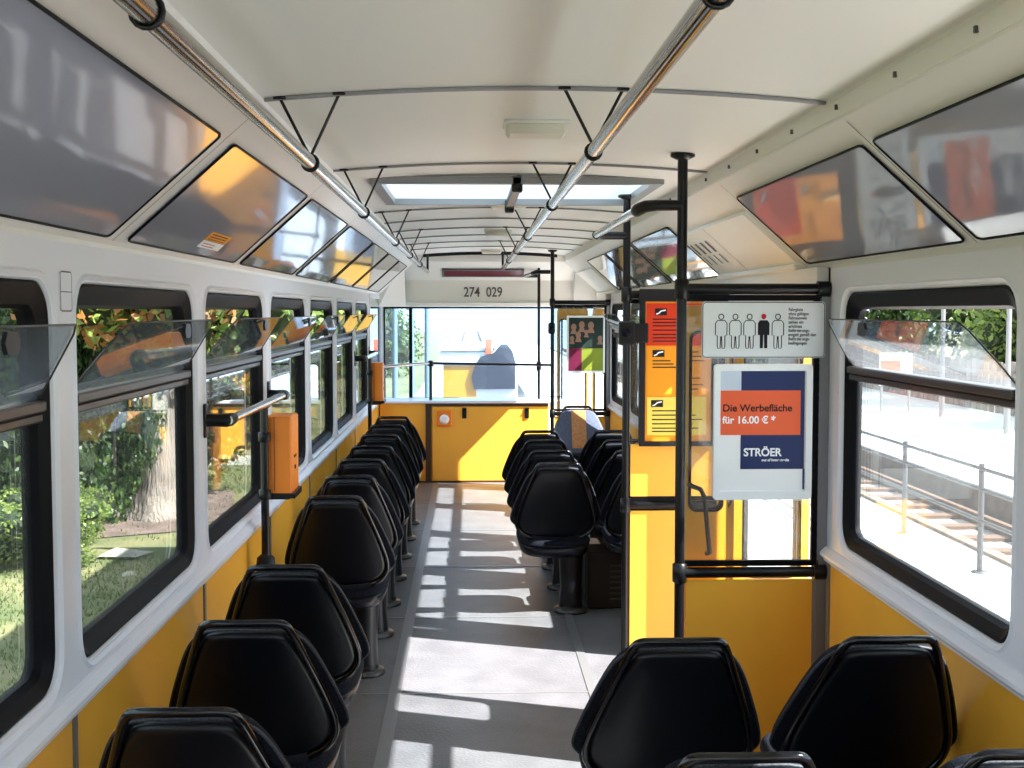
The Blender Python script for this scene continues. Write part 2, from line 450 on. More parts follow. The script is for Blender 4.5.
# outer skin of roof shoulders
sk = MB()
for s_ in (-1, 1):
    P_ = [(W + .06, 1.70), (1.06, 1.86), (.82, 2.14), (.60, 2.24), (.58, 2.25)]
    sk.add([(s_ * x, Y0, z) for x, z in P_] + [(s_ * x, 12.1, z) for x, z in P_], [(i, i + 1, 5 + i + 1, 5 + i) for i in range(4)])
sk.add([(-.58, Y0, 2.25), (.58, Y0, 2.25), (.58, 5.0, 2.25), (-.58, 5.0, 2.25)], [(0, 1, 2, 3)])
sk.add([(-.58, 6.1, 2.25), (.58, 6.1, 2.25), (.58, 12.1, 2.25), (-.58, 12.1, 2.25)], [(0, 1, 2, 3)])
struct(sk.build('roof', M['white']))
ceil = MB()
HX0, HX1, HY0, HY1 = -.56, .56, 5.06, 6.04
xs = sorted(set([-.695 + 1.39 * k / 20 for k in range(21)] + [HX0, HX1]))
ys = [Y0, 1.5, 3.1, 4.65, HY0, HY1, 7.5, 9.0, 10.5, 11.75]
vs = [(x, y, arc_z(x)) for y in ys for x in xs]; n = len(xs); fs = []
for j in range(len(ys) - 1):
    for i in range(n - 1):
        if ys[j] >= HY0 - .001 and ys[j + 1] <= HY1 + .001 and xs[i] >= HX0 - .001 and xs[i + 1] <= HX1 + .001: continue
        fs.append((j*n+i, j*n+i+1, (j+1)*n+i+1, (j+1)*n+i))
ceil.add(vs, fs, True); struct(ceil.build('ceiling', M['cream']))
# cross mouldings
BE = [1.55, 3.1, 4.65, 6.62, 7.4, 8.2, 9.0, 9.8, 10.6]
mo = MB()
for y in BE:
    p = [(-.69 + 1.38 * k / 16, y, arc_z(-.69 + 1.38 * k / 16) - .002) for k in range(17)]
    L = [(x, yy - .009, z) for x, yy, z in p]; R = [(x, yy + .009, z) for x, yy, z in p]
    L2 = [(x, yy - .007, z - .007) for x, yy, z in p]; R2 = [(x, yy + .007, z - .007) for x, yy, z in p]
    nn = 17; fs = []
    for i in range(nn - 1):
        fs += [(i, i+1, 2*nn+i+1, 2*nn+i), (2*nn+i, 2*nn+i+1, 3*nn+i+1, 3*nn+i), (3*nn+i, 3*nn+i+1, nn+i+1, nn+i)]
    mo.add(L + R + L2 + R2, fs)
struct(mo.build('trim_4', M['greym']))
# screws on the upper strips
sc = MB()
for y in [2.2 + .42 * k for k in range(9)]:
    for s_ in (-1, 1): sc.box((s_*.700 - .004, y - .004, 2.088), (s_*.700 + .004, y + .004, 2.100))
struct(sc.build('trim_5', M['inkg']))

# roof hatch
h = thing('roof_hatch', 'translucent roof hatch with grey frame set into the cream ceiling', 'hatch', (0, 5.55, 2.12))
fr = MB(); c = Vector((0, 5.55, 2.12))
def ringbox(mb, x0, x1, y0, y1, wd, z0, z1):
    mb.box((x0, y0, z0), (x1, y0 + wd, z1)); mb.box((x0, y1 - wd, z0), (x1, y1, z1)); mb.box((x0, y0 + wd, z0), (x0 + wd, y1 - wd, z1)); mb.box((x1 - wd, y0 + wd, z0), (x1, y1 - wd, z1))
ringbox(fr, -.59, .59, -.52, .52, .045, -.012, .016)
fr.build('hatch_frame', M['greym'], h)
rv = MB(); ringbox(rv, -.56, .56, -.49, .49, .006, .0, .14); rv.build('hatch_reveal', M['cream'], h)
gp = MB(); gp.box((-.57, -.50, .135), (.57, .50, .142)); gp.build('hatch_panel', M['hatch'], h)
hb = MB(); hb.bbox((-.022, -.52, -.045), (.022, -.46, .02), .006); hb.bbox((-.02, -.50, -.03), (.02, .50, .0), .006); hb.bbox((-.022, .45, -.05), (.022, .52, .01), .006)
hb.build('handle_bar', M['black'], h)

# ceiling lamps
ordw = ['first', 'second', 'third', 'fourth', 'fifth', 'sixth', 'seventh', 'eighth', 'ninth', 'tenth']
for i, y in enumerate((3.70, 6.3, 8.6, 11.25)):
    t = thing('ceiling_lamp', ['small cream box lamp on the ceiling between the camera and the roof hatch', 'small cream box lamp just beyond the roof hatch',
                                'small cream box lamp midway between hatch and number panel', 'small cream box lamp at the black strip above the red display'][i], 'lamp', (.005, y, 2.148), 0, 'cream box lamps along the ceiling')
    m = MB(); m.bbox((-.088, -.065, -.036), (.088, .065, .0), .010); m.build('lamp_cover', M['lamp'], t)
    m = MB(); m.bbox((-.095, -.072, -.008), (.095, .072, .003), .003); m.build('lamp_base', M['trimw'], t)

# ------------------------------------------------------------------ overhead panels in the cove
def cp(side, s, y, off=0):
    x = 1.03 - .28 * s; z = 1.765 + .249 * s
    return (side * (x - .664 * off), y, z - .747 * off)
def cove_panel(side, y0, y1, label, m, s0=.035, s1=.965, icon=False):
    t = thing('advert_display', label, 'panel', cp(side, s0, (y0 + y1) / 2), 0, 'glossy overhead panels along the ' + ('greenery' if side < 0 else 'platform') + ' side')
    L = Vector(t.location)
    q = rrect(y0, y1, s0, s1, .03, 3)
    mb = MB(); a = [Vector(cp(side, s, y, .001)) - L for y, s in q]; b = [Vector(cp(side, s, y, .006)) - L for y, s in q]
    bridge(mb, a, b); mb.poly(b)
    fixn(mb.build('panel_face', m, t))
    g = MB(); q2 = [Vector(cp(side, s, y, .006)) - L for y, s in rrect(y0, y1, s0, s1, .03, 3)]
    g.tube(q2, .0036, 6, closed=True); g.build('gasket', M['rubber'], t)
    return t
lb = [(.05, 1.38), (1.48, 2.90), (3.06, 4.42), (4.54, 5.86), (5.98, 7.36), (7.46, 8.74), (8.84, 10.04), (10.14, 11.3)]
names = ['glossy dark grey overhead panel above the greenery windows, cropped by the corner of the photo', 'large glossy grey overhead panel above the window beside the front seats',
 'overhead panel bearing a yellow and black sticker, greenery side', 'overhead panel directly past the one with the sticker, greenery side',
 'second overhead panel past the one with the sticker, greenery side', 'third overhead panel past the one with the sticker, greenery side',
 'fourth overhead panel past the one with the sticker, greenery side', 'small last overhead panel at the number wall, greenery side']
PL = []
for (a, b), nm in list(zip(lb, names))[1:]: PL.append(cove_panel(-1, a, b, nm, M['gpanel'] if a < 4 else M['gpanel2']))
rb = [(1.50, 2.94), (3.02, 4.44), (6.0, 7.36), (7.46, 8.74), (8.84, 10.10)]
rn = ['glossy grey overhead panel at the picture edge above the platform window', 'glossy overhead panel with angled end before the middle door, platform side',
      'first glossy overhead panel past the middle door, platform side', 'second glossy overhead panel past the middle door, platform side', 'last glossy overhead panel before the far door, platform side']
for (a, b), nm in zip(rb, rn): cove_panel(1, a, b, nm, M['gpanel'] if a < 4 else M['gpanel2'])
# cove frames joints
jt = MB()
for y in [2.98, 4.48, 5.92, 7.41, 8.79, 10.09]:
    for side in (-1, 1):
        if side == 1 and 4.5 < y < 5.95: continue
        jt.add([cp(side, 0, y - .002, .001), cp(side, 1.15, y - .002, .001), cp(side, 1.15, y + .002, .001), cp(side, 0, y + .002, .001)], [(0, 1, 2, 3)])
struct(jt.build('trim_6', M['inkg']))
# sticker on the third greenery panel
t = thing('warning_sticker', 'small yellow, black and white sticker on an overhead panel', 'sticker', cp(-1, .1, 4.0, .007))
L = Vector(t.location)
def stk(y0, y1, s0, s1, m, nm):
    mb = MB(); mb.prism([Vector(cp(-1, s, y, .0065)) - L for y, s in ((y0, s0), (y1, s0), (y1, s1), (y0, s1))], (.0005, 0, -.0006)); mb.build(nm, m, t)
stk(3.72, 4.02, .20, .29, M['pamber'], 'sticker_band'); stk(3.72, 4.02, .12, .195, M['pwhite'], 'sticker_sheet')
for k in range(3): stk(3.75, 3.98, .21 + .026*k, .222 + .026*k, M['ink'], 'print_line')
for k in range(2): stk(3.75, 3.92, .135 + .026*k, .145 + .026*k, M['red'], 'print_line')

# door mechanism covers in the cove (platform side)
def door_cover(y0, y1, label):
    t = thing('door_drive_cover', label, 'cover', cp(1, .0, (y0 + y1) / 2)); L = Vector(t.location)
    mb = MB(); a = [Vector(cp(1, s, y, .001)) - L for y, s in rrect(y0, y1, .02, .80, .02, 3)]; b = [Vector(cp(1, s, y, .016)) - L for y, s in rrect(y0 + .006, y1 - .006, .03, .79, .02, 3)]
    bridge(mb, a, b); mb.poly(b); fixn(mb.build('cover_plate', M['endw'], t))
    s_ = MB(); y = y0 + (y1 - y0) * .56; s_.add([Vector(cp(1, q_, yy, .0175)) - L for yy, q_ in ((y, .03), (y + .005, .03), (y + .005, .79), (y, .79))], [(0, 1, 2, 3)]); s_.build('seam', M['inkg'], t)
    lp = MB(); lp.bbox(Vector((.985, y0, 1.748)) - L, Vector((1.035, y1, 1.772)) - L, .006); lp.build('lower_ledge', M['trimw'], t)
    return t
dc = door_cover(4.52, 5.93, 'flat white door drive cover with dark pictograms above the middle door')
door_cover(10.25, 11.6, 'flat white door drive cover above the far door')
L = Vector(dc.location)
for yc in (5.50, 5.62, 5.74, 5.86):
    pg = MB()
    pg.add([Vector(cp(1, q_, yy, .018)) - L for yy, q_ in ((yc - .025, .44), (yc + .02, .44), (yc + .02, .62), (yc - .025, .62))], [(0, 1, 2, 3)])
    pg.add([Vector(cp(1, q_, yy, .018)) - L for yy, q_ in ((yc - .015, .25), (yc + .008, .25), (yc + .008, .40), (yc - .015, .40))], [(0, 1, 2, 3)])
    pg.build('pictogram', M['inkg'], dc)

# ------------------------------------------------------------------ floor
fl = MB(); T = -.06
WELL = .55
fl.box((-W, Y0, T), (WELL, Y1, 0)); fl.box((WELL, Y0, T), (W, D1a, 0)); fl.box((WELL, D1b, T), (W, D2a, 0))
struct(fl.build('floor', M['floor']))
st = MB()
for a, b in ((D1a, D1b), (D2a, 12.1)):
    st.box((WELL + .0, a, -.34), (W + .1, b, -.30)); st.box((WELL, a, -.30), (WELL + .01, b, -.061)); st.box((WELL + .2, a, -.34), (W + .12, b, -.28))
struct(st.build('floor_step', M['floor']))
se = MB()
se.box((WELL - .03, D1a, 0), (WELL + .003, D1b, .004)); 
for x0, x1 in ((-.532, -.480), (.305, .345)): se.box((x0, Y0, 0), (x1, 11.6, .003))
for y in (3.85, 5.15, 6.45, 7.75, 9.05, 10.35): 
    se.box((-1.02, y, 0), (-.532, y + .016, .0025)); se.box((-.480, y, 0), (.305, y + .016, .0025))
struct(se.build('trim_7', M['alu']))

# ------------------------------------------------------------------ rear wall behind the camera
rw_ = MB()
rw_.box((-W - .05, Y0 - .05, 0), (W + .05, Y0, .85)); rw_.box((-W - .05, Y0 - .05, 1.65), (W + .05, Y0, 2.25))
for a, b in ((-W - .05, -.9), (.9, W + .05)): rw_.box((a, Y0 - .05, .85), (b, Y0, 1.65))
struct(rw_.build('wall_back', M['white']))
g = MB(); g.box((-.9, Y0 - .03, .85), (.9, Y0 - .025, 1.65)); struct(g.build('window_50', M['glass']))

# ------------------------------------------------------------------ front end: windscreen, number wall, cabinet
YF = 12.05
fw = MB()
fw.box((-W - .05, YF, .0), (W + .05, YF + .05, .745))
fw.box((-W - .05, YF, 1.64), (W + .05, YF + .05, 2.25))
for x0, x1 in ((-W - .05, -W + .02), (W - .02, W + .05)): fw.box((x0, YF, .745), (x1, YF + .05, 1.64))
struct(fw.build('wall_front', M['endw']))
ws = bpy.data.objects.new('window_40', None); COL.objects.link(ws); ws.location = (0, YF, .75); struct(ws)
m = MB(); m.box((-W + .02, .015, -.004), (W - .02, .021, .89)); m.build('windscreen_pane', M['front'], ws)
m = MB()
for x0, x1, z0, z1 in ((-W + .02, W - .02, .872, .892), (-.775, -.745, 0, .88), (.69, .705, 0, .88), (-W+.02, -W + .035, 0, .88), (-.745, .69, -.004, .004)):
    m.box((x0, 0, z0), (x1, .03, z1))
m.build('windscreen_frame', M['rubber'], ws)
wp = MB(); wp.tube([(-.74, -.005, .012), (-.3, -.02, .012)], .007, 6); wp.tube([(.35, -.02, .02), (.7, -.005, .025)], .004, 6); wp.build('wiper', M['black'], ws)
# side corner glass ahead of the last pillar on the green side
cg = bpy.data.objects.new('window_41', None); COL.objects.link(cg); cg.location = (-W, 11.35, .77); struct(cg)
m = MB(); m.box((-.005, -.70, .0), (0, .68, .97)); m.build('corner_pane', M['front'], cg)
m = MB()
for y0, y1, z0, z1 in ((-.73, -.70, 0, .975), (.65, .70, 0, .975), (-.70, .65, .94, .975)): m.box((-.012, y0, z0), (.006, y1, z1))
m.build('corner_frame', M['white'], cg)
# number wall with display
nw = MB()
nw.prism([(-.80, 11.98, 1.64), (-.80, 11.93, 1.645), (-.80, 11.92, 1.675), (-.80, 11.95, 1.69), (-.80, 11.93, 1.89), (-.80, 11.72, 2.06), (-.80, 11.70, 2.12), (-.80, 12.05, 2.12), (-.80, 12.05, 1.64)], (1.60, 0, 0))
fixn(nw.build('wall_front_upper', M['endw'])); struct(bpy.data.objects['wall_front_upper'])
nw = MB()
for s_ in (-1, 1):
    nw.add([(s_*.80, 11.93, 1.64), (s_*.80, 11.70, 2.12), (s_*.70, 11.70, 2.12), (s_*.76, 11.72, 2.01), (s_*1.03, 11.72, 1.765), (s_*W, 11.73, 1.64)], [(0, 1, 2, 3, 4, 5)])
struct(nw.build('wall_front_corner', M['endw']))
t = thing('number_display', 'dark red strip display above the wagon number', 'display', (0, 11.83, 1.97))
m = MB(); d = Vector((0, .21, -.17)).normalized(); nn = Vector((0, -.17, -.21)).normalized()
def q(x, s, o): return Vector((x, 0, 0)) + d * s + nn * o
m.add([q(-.43, -.03, .012), q(.30, -.03, .012), q(.30, .045, .012), q(-.43, .045, .012)], [(0, 1, 2, 3)])
m.build('display_window', M['led'], t)
m = MB()
for x0, x1, s0, s1 in ((-.45, .32, -.045, -.03), (-.45, .32, .045, .06), (-.45, -.43, -.045, .06), (.30, .32, -.045, .06)):
    m.prism([q(x0, s0, 0), q(x1, s0, 0), q(x1, s1, 0), q(x0, s1, 0)], nn * .016)
fixn(m.build('display_frame', M['inkg'], t))
n0 = text('wagon_number', '274  029', M['inkg'], None, (-.250, 11.932, 1.737), .130, sx=.80, bold=.002)
tag(n0, 'dark grey digits 274 029 on the white end wall', 'number')
# black arched strip at the end of the ceiling
bs = MB()
for x0, x1 in ((-.62, .62),):
    p = [(x0 + (x1 - x0) * k / 14) for k in range(15)]
    L_ = [(x, 11.62, arc_z(x) - .028) for x in p]; H_ = [(x, 11.62, arc_z(x) + .0) for x in p]
    bs.add(L_ + H_, [(i, i+1, 15+i+1, 15+i) for i in range(14)]); L2 = [(x, 11.66, z) for x, _, z in L_]; bs.add(L_ + L2, [(i, i+1, 15+i+1, 15+i) for i in range(14)])
struct(bs.build('trim_8', M['ink']))

# end cabinet (yellow)
cb = thing('end_cabinet', 'yellow cabinet with brown framed door under the white windscreen shelf', 'cabinet', (0, 11.63, 0))
m = MB(); m.box((-W + .01, .012, 0.0), (.54, .38, .742)); m.build('body', M['yellow'], cb)
m = MB(); m.bbox((-.545+.0, -.006, .015), (.54, .012, .712), .004); dr = m.build('door', M['yellow'], cb)
m = MB()
for x0, x1, z0, z1 in ((-.605, -.555, 0, .745), (-.555, .54, .715, .745), (-.555, .54, -.0, .014), (-.80, -.605, -.0, .014)): m.box((x0, -.012, z0), (x1, .012, z1))
m.build('door_frame', M['brownm'], cb)
for x in (-.245, .34):
    m = MB(); m.bbox((x - .02, -.018, .60), (x + .02, -.006, .70), .003); lt = m.build('latch', M['black'], dr)
    m = MB(); m.lathe([(0, .0), (.008, .0), (.008, .012)], (0, 0, 0), 10); k = m.build('latch_knob', M['steel'], lt); k.location = (x, -.018, .68); k.rotation_euler = (PI/2, 0, 0)
t = thing('emergency_hammer_box', 'small orange box with white round plate on the yellow cabinet door', 'box', (-.43, 11.622, .60))
m = MB(); m.bbox((-.068, -.03, -.07), (.068, 0, .08), .008); m.build('box_body', M['orange'], t)
m = MB(); m.lathe([(0, 0), (.045, 0), (.045, .006), (.02, .012), (0, .012)], (0, 0, 0), 20); k = m.build('round_plate', M['pwhite'], t); k.location = (0, -.030, -.005); k.rotation_euler = (PI/2, 0, 0)
sh = MB(); sh.bbox((-W + .01, 11.60, .742), (.68, 12.05, .765), .006); tag(sh.build('windscreen_shelf', M['white']), 'long white shelf below the windscreen on the yellow cabinet', 'shelf')

# guard rail before the windscreen
t = thing('guard_rail', 'thin black guard rail across the windscreen with silver end', 'rail', (0, 11.75, .765))
m = MB(); m.tube([(-.56, 0, .345), (.58, .03, .325)], .012, 8); m.build('bar', M['pole'], t)
m = MB(); m.tube([(-.56, 0, .345), (-.98, -.35, .33)], .014, 8); m.build('silver_bar', M['steel'], t)
m = MB(); m.tube([(-.56, 0, .0), (-.56, 0, .345)], .014, 8); m.lathe([(0, .31), (.028, .32), (.03, .345), (.02, .37), (0, .372)], (-.56, 0, 0), 12); m.build('post', M['pole'], t)

# ------------------------------------------------------------------ seats
def puff(outline, th, P, rings=4, flat=.55):
    """puffy cushion over a 2D outline; P(u,v,depth) -> 3D; returns MB"""
    mb = MB(); n = len(outline); cx = sum(p[0] for p in outline) / n; cy = sum(p[1] for p in outline) / n
    layers = []
    for sgn in (1,):
        for k in range(rings + 1):
            t = k / rings; sc = 1 - (1 - math.cos(t * PI / 2)) * .12 if k < rings else 0
            dep = th * math.sin(t * PI / 2)
            layers.append([P(cx + (u - cx) * (1 - .10 * (1 - math.cos(t * PI / 2))), cy + (v - cy) * (1 - .10 * (1 - math.cos(t * PI / 2))), dep) for u, v in outline])
    vs = [p for l in layers for p in l]; fs = []
    for i in range(rings):
        for k in range(n): fs.append((i*n+k, i*n+(k+1)%n, (i+1)*n+(k+1)%n, (i+1)*n+k))
    base = rings * n; last = layers[-1]
    # dome towards the centre
    for j, (sc, dd) in enumerate(((.6, 1.06), (.25, 1.1))):
        vs += [P(cx + (u - cx) * .90 * sc, cy + (v - cy) * .90 * sc, th * dd) for u, v in outline]
        b2 = len(vs) - n
        for k in range(n): fs.append((base+k, base+(k+1)%n, b2+(k+1)%n, b2+k))
        base = b2
    fs.append(tuple(range(base, base + n)))
    mb.add(vs, fs, True)
    mb.add(layers[0], [tuple(range(n))[::-1]])
    return mb
def sym(p): return [(x, z) for x, z in p] + [(-x, z) for x, z in reversed(p)]
ST = .83
def BP(u, v, dep):
    """v = height; the back leans: top to the rear"""
    y = -.27 + (ST - v) * .50 - .10 * max(0, (.50 - v)) 
    return (u, y + .45 * u * u - dep * .89, v - dep * .40)
def make_seat(front=False):
    root = thing('passenger_seat', 'x', 'seat')
    back_o = chaikin(sym([(.0, ST - .027), (.085, ST - .028), (.110, ST - .045), (.150, ST - .13), (.204, ST - .30), (.194, ST - .36), (.13, ST - .405), (.0, ST - .41)]), 2)
    back_o = [(p.x, p.y) for p in back_o]
    mb = puff(back_o, .020, lambda u, v, d: BP(u, v, d))
    fixn(mb.build('back_shell', M['shell'], root))
    cu = chaikin(sym([(0, ST - .030), (.095, ST - .031), (.138, ST - .055), (.175, ST - .12), (.238, ST - .295), (.230, ST - .335), (.16, ST - .375), (.0, ST - .38)]), 2)
    cu = [(p.x, p.y) for p in cu]
    mb = puff(cu, -.045, lambda u, v, d: BP(u, v, d - .002))
    bc = fixn(mb.build('backrest_cushion', M['blueg'] if front else M['fabric'], root))
    # stitched piping round the cushion edge
    m = MB(); m.tube([BP(p[0], p[1], -.006) for p in cu], .0045, 6, closed=True); m.build('piping', M['piping'], bc)
    if front:
        m = MB(); vs = []
        for k in range(9):
            v = ST - .045 - .29 * k / 8; hw = .058
            for u in (-hw, -hw * .33, hw * .33, hw):
                x, y, z = BP(u, v, -.056); vs.append((x, y, z))
        m.add(vs, [(a*4+b, a*4+b+1, (a+1)*4+b+1, (a+1)*4+b) for a in range(8) for b in range(3)], True)
        m.build('stripe', M['stripe'], bc)
    # handle tube
    hp = [(-.13, ST - .405), (-.182, ST - .380), (-.212, ST - .320), (-.182, ST - .21), (-.132, ST - .072), (-.114, ST - .022), (-.098, ST + .002), (-.07, ST + .004), (0, ST + .004)]
    pts = chaikin([(a, b) for a, b in hp] + [(-a, b) for a, b in reversed(hp[:-1])], 2, False)
    m = MB(); m.tube([BP(p[0], p[1], .014) for p in pts], .0105, 8); m.build('handle_tube', M['tube'], root)
    # seat pan and cushion
    so = chaikin([(-.10, -.13), (-.185, -.08), (-.20, .14), (-.19, .25), (-.10, .28), (.10, .28), (.19, .25), (.20, .14), (.185, -.08), (.10, -.13)], 2)
    so = [(p.x, p.y) for p in so]
    m = puff(so, .035, lambda u, v, d: (u, v, .375 + d + .30 * u * u + .05 * v)); fixn(m.build('seat_cushion', M['fabric'], root))
    m = puff(so, -.055, lambda u, v, d: (u * .98, v * .98, .374 + d + .30 * u * u + .05 * v)); fixn(m.build('seat_shell', M['shell'], root))
    px = .09
    m = MB(); m.lathe([(.072, .335), (.064, .28), (.058, .14), (.062, .05), (.066, .022), (.085, .014), (.092, .004), (.092, 0)], (px, .03, 0), 18)
    m.lathe([(0, .0045), (.092, .004)], (px, .03, 0), 18); m.build('pedestal', M['shell'], root)
    m = MB(); m.lathe([(.062, .026), (.090, .018), (.093, .006)], (px, .03, .001), 20); m.build('base_ring', M['louv'], root)
    return root
BO = .270   # the back top lies this far behind the base point
seat = make_seat(); used = [False]
def place(x, yback, label, group, src=None, rz=0):
    global seat
    if not used[0] and src is None: o = seat; used[0] = True
    else: o = copy_tree(src or seat)
    o.location = (x, yback + (BO if rz == 0 else -BO), 0.0); o.rotation_euler = (0, 0, rz); o['label'] = label; o['group'] = group; return o
leftY = [2.40, 3.085, 3.76] + [5.17 + .65 * k for k in range(7)]
ll = ['black single seat beside the greenery windows, cropped by the photo bottom', 'second black seat from the bottom of the photo in the greenery side row',
      'black single seat just before the gap at the orange validator box', 'black single seat just past the orange validator box on the greenery side'] + \
     ['black single seat, %s beyond the one just past the orange validator box' % w for w in ('directly', 'second', 'third', 'fourth', 'fifth')] + ['last black single seat in the greenery row, its open handle against yellow']
for y, l in zip(leftY, ll): place(-.75, y, l, 'black single seats along the greenery windows')
place(.30, 2.88, 'large black seat beside the aisle in front of the glass partition', 'black seats before the glass partition')
place(.80, 2.88, 'black seat at the platform window in front of the yellow corner', 'black seats before the glass partition')
place(.29, 2.12, 'aisle seat of which only the top edge shows at the bottom of the photo', 'black seats before the glass partition')
place(.80, 2.12, 'window seat whose top edge only shows in the lower corner of the photo', 'black seats before the glass partition')
rr = [6.28, 6.84, 7.40, 7.98]
nm4 = ['nearest the middle door', 'second from the middle door', 'third from the middle door', 'farthest from the middle door']
for y, l in zip(rr, nm4):
    place(.255, y, 'black aisle seat of the double rows, %s' % l, 'black double seats past the middle door')
    place(.72, y, 'black window seat of the double rows, %s' % l, 'black double seats past the middle door')
fs_ = make_seat(True); fs_.location = (.675, 9.75, 0.0); fs_.rotation_euler = (0, 0, PI); fs_['group'] = ''; del fs_['group']; fs_['label'] = 'blue grey seat with orange stripe facing backwards by the far partition'; fs_.name = 'passenger_seat'

# heater boxes under the double seats
for i, (x0, y0, y1, hh) in enumerate(((.60, 2.0, 3.7, .26), (.44, 6.62, 8.7, .31))):
    t = thing('heater_box', 'dark louvred heater box under the ' + ('double seats before the glass partition' if i == 0 else 'double seats past the middle door'), 'heater', (x0, (y0+y1)/2, 0))
    m = MB(); m.bbox((0, -(y1-y0)/2, 0.0), (1.02 - x0, (y1-y0)/2, hh), .01); m.build('casing', M['heater'], t)
    m = MB(); m.bbox((-.008, -(y1-y0)/2 + .1, .05), (0, (y1-y0)/2 - .1, hh - .04), .002)
    for z in [.05 + .03 * k for k in range(7)]: m.box((.12, -(y1-y0)/2 - .005, z), (.30, -(y1-y0)/2, z + .010))
    m.build('louvres', M['louv'], t)

# ------------------------------------------------------------------ partitions, poles, rails
PX = .53
def partition(Y, label, board=False, full=True):
    t = thing('glass_partition', label, 'partition', (PX, Y, 0))
    def tb(nm, pts, r, m=None, par=None):
        mb = MB(); mb.tube([(p[0] - PX, p[1] - Y, p[2]) for p in pts], r, 12); return mb.build(nm, m or M['pole'], par or t)
    tb('pole', [(PX, Y, 0), (PX, Y, 2.125)], .0175)
    pf = MB(); pf.lathe([(0, .0), (.042, .0), (.042, -.010), (.02, -.02)], (0, 0, 2.130), 14); pf.build('pole_flange', M['pole'], t)
    for z in (.70, 1.675):
        pc = MB(); pc.lathe([(.018, -.035), (.025, -.03), (.025, .03), (.018, .035)], (0, 0, z), 14); pc.build('clamp', M['black'], t)
    tb('lower_bar', [(PX, Y, .70), (W - .02, Y, .70)], .019)
    tb('top_bar', [(PX, Y, 1.675), (W - .03, Y, 1.675)], .019)
    for z in (.70, 1.675):
        pc = MB(); pc.tube([(W - PX - .045, 0, z), (W - PX - .004, 0, z)], .027, 12); pc.build('end_cap', M['black'], t)
    tb('wall_post', [(W - .035, Y + .012, .0), (W - .035, Y + .012, .72)], .014, M['greym'])
    m = MB(); m.bbox((.02, -.004, .03), (W - PX - .05, .006, .675), .002); m.build('lower_panel', M['yellow'], t)
    m = MB(); m.box((.018, .0, .735), (W - PX - .045, .006, 1.645)); g = m.build('glass_pane', M['part'], t)
    m = MB()
    for x0, x1, z0, z1 in ((.012, W - PX - .03, .722, .742), (.012, W - PX - .03, 1.635, 1.655), (W - PX - .055, W - PX - .035, .742, 1.635)): m.box((x0, -.006, z0), (x1, .012, z1))
    m.build('glass_gasket', M['rubber'], t)
    m = MB(); m.box((W - PX - .037, -.006, .0), (W - PX - .001, .02, 1.65)); m.build('wall_profile', M['greym'], t)
    if board: m = MB(); m.bbox((.02, -.005, .735), (W - PX - .056, .007, .985), .002); m.build('upper_panel', M['yellow'], t)
    return t
p1 = partition(4.24, 'clear glass partition behind the advertising poster, yellow below, with tall black pole')
p2 = partition(5.74, 'partition with black notice board at the far side of the middle door', True)
p3 = partition(10.92, 'far partition carrying the poster of a group of faces')

# notice board on the second partition
t = thing('notice_board', 'black framed board with red, amber and lemon notices on a partition', 'notice board', (.585, 5.70, .98))
m = MB(); m.bbox((0, 0, 0), (.36, .03, .72), .006); m.build('board', M['brownm'], t)
m = MB()
for x0, x1, z0, z1 in ((0, .026, 0, .72), (.334, .36, 0, .72), (.026, .334, 0, .02), (.026, .334, .665, .72)): m.box((x0, -.014, z0), (x1, 0, z1))
m.build('board_frame', M['ink'], t)
def sheet(nm, x0, x1, z0, z1, mm, par, y=-.003): mb = MB(); mb.box((x0, y, z0), (x1, y + .002, z1)); return mb.build(nm, mm, par)
sheet('backing', .027, .333, .022, .663, M['pamber'], t, -.0015)
s1 = sheet('red_notice', .032, .29, .462, .655, M['pred'], t, -.004)
s2 = sheet('amber_notice', .032, .33, .232, .458, M['pamber'], t, -.004)
s3 = sheet('lemon_notice', .036, .31, .05, .226, M['plemon'], t, -.004)
def logo(par, x, z, w_=.055, h_=.032):
    mb = MB(); mb.box((x, -.0055, z), (x + w_, -.0045, z + h_)); lg = mb.build('emblem', M['ink'], par)
    mb = MB(); pts = [(x + .006, z + .006), (x + .018, z + .010), (x + .028, z + .02), (x + w_ - .006, z + .024)]
    stroke2d(mb, pts, .006, lambda u, v: (u, -.0058, v), False); mb.build('emblem_line', M['pwhite'], par)
logo(s1, .07, .60); logo(s2, .06, .41); logo(s3, .055, .18)
def lines(par, x0, x1, zs, mm, y=-.0052, h=.005):
    mb = MB()
    for i, z in enumerate(zs): mb.box((x0, y, z), (x0 + (x1 - x0) * (.75 + .25 * ((i * 37) % 5) / 4), y + .0006, z + h))
    mb.build('print_lines', mm, par)
lines(s1, .06, .26, [.58, .565, .55, .53, .51, .495, .48], M['ink']); lines(s2, .06, .17, [.39, .375, .36], M['ink']); lines(s2, .19, .3, [.43, .41, .39, .31, .28, .26], M['ink']); lines(s3, .06, .29, [.16, .14, .12, .10, .08, .065], M['ink'])

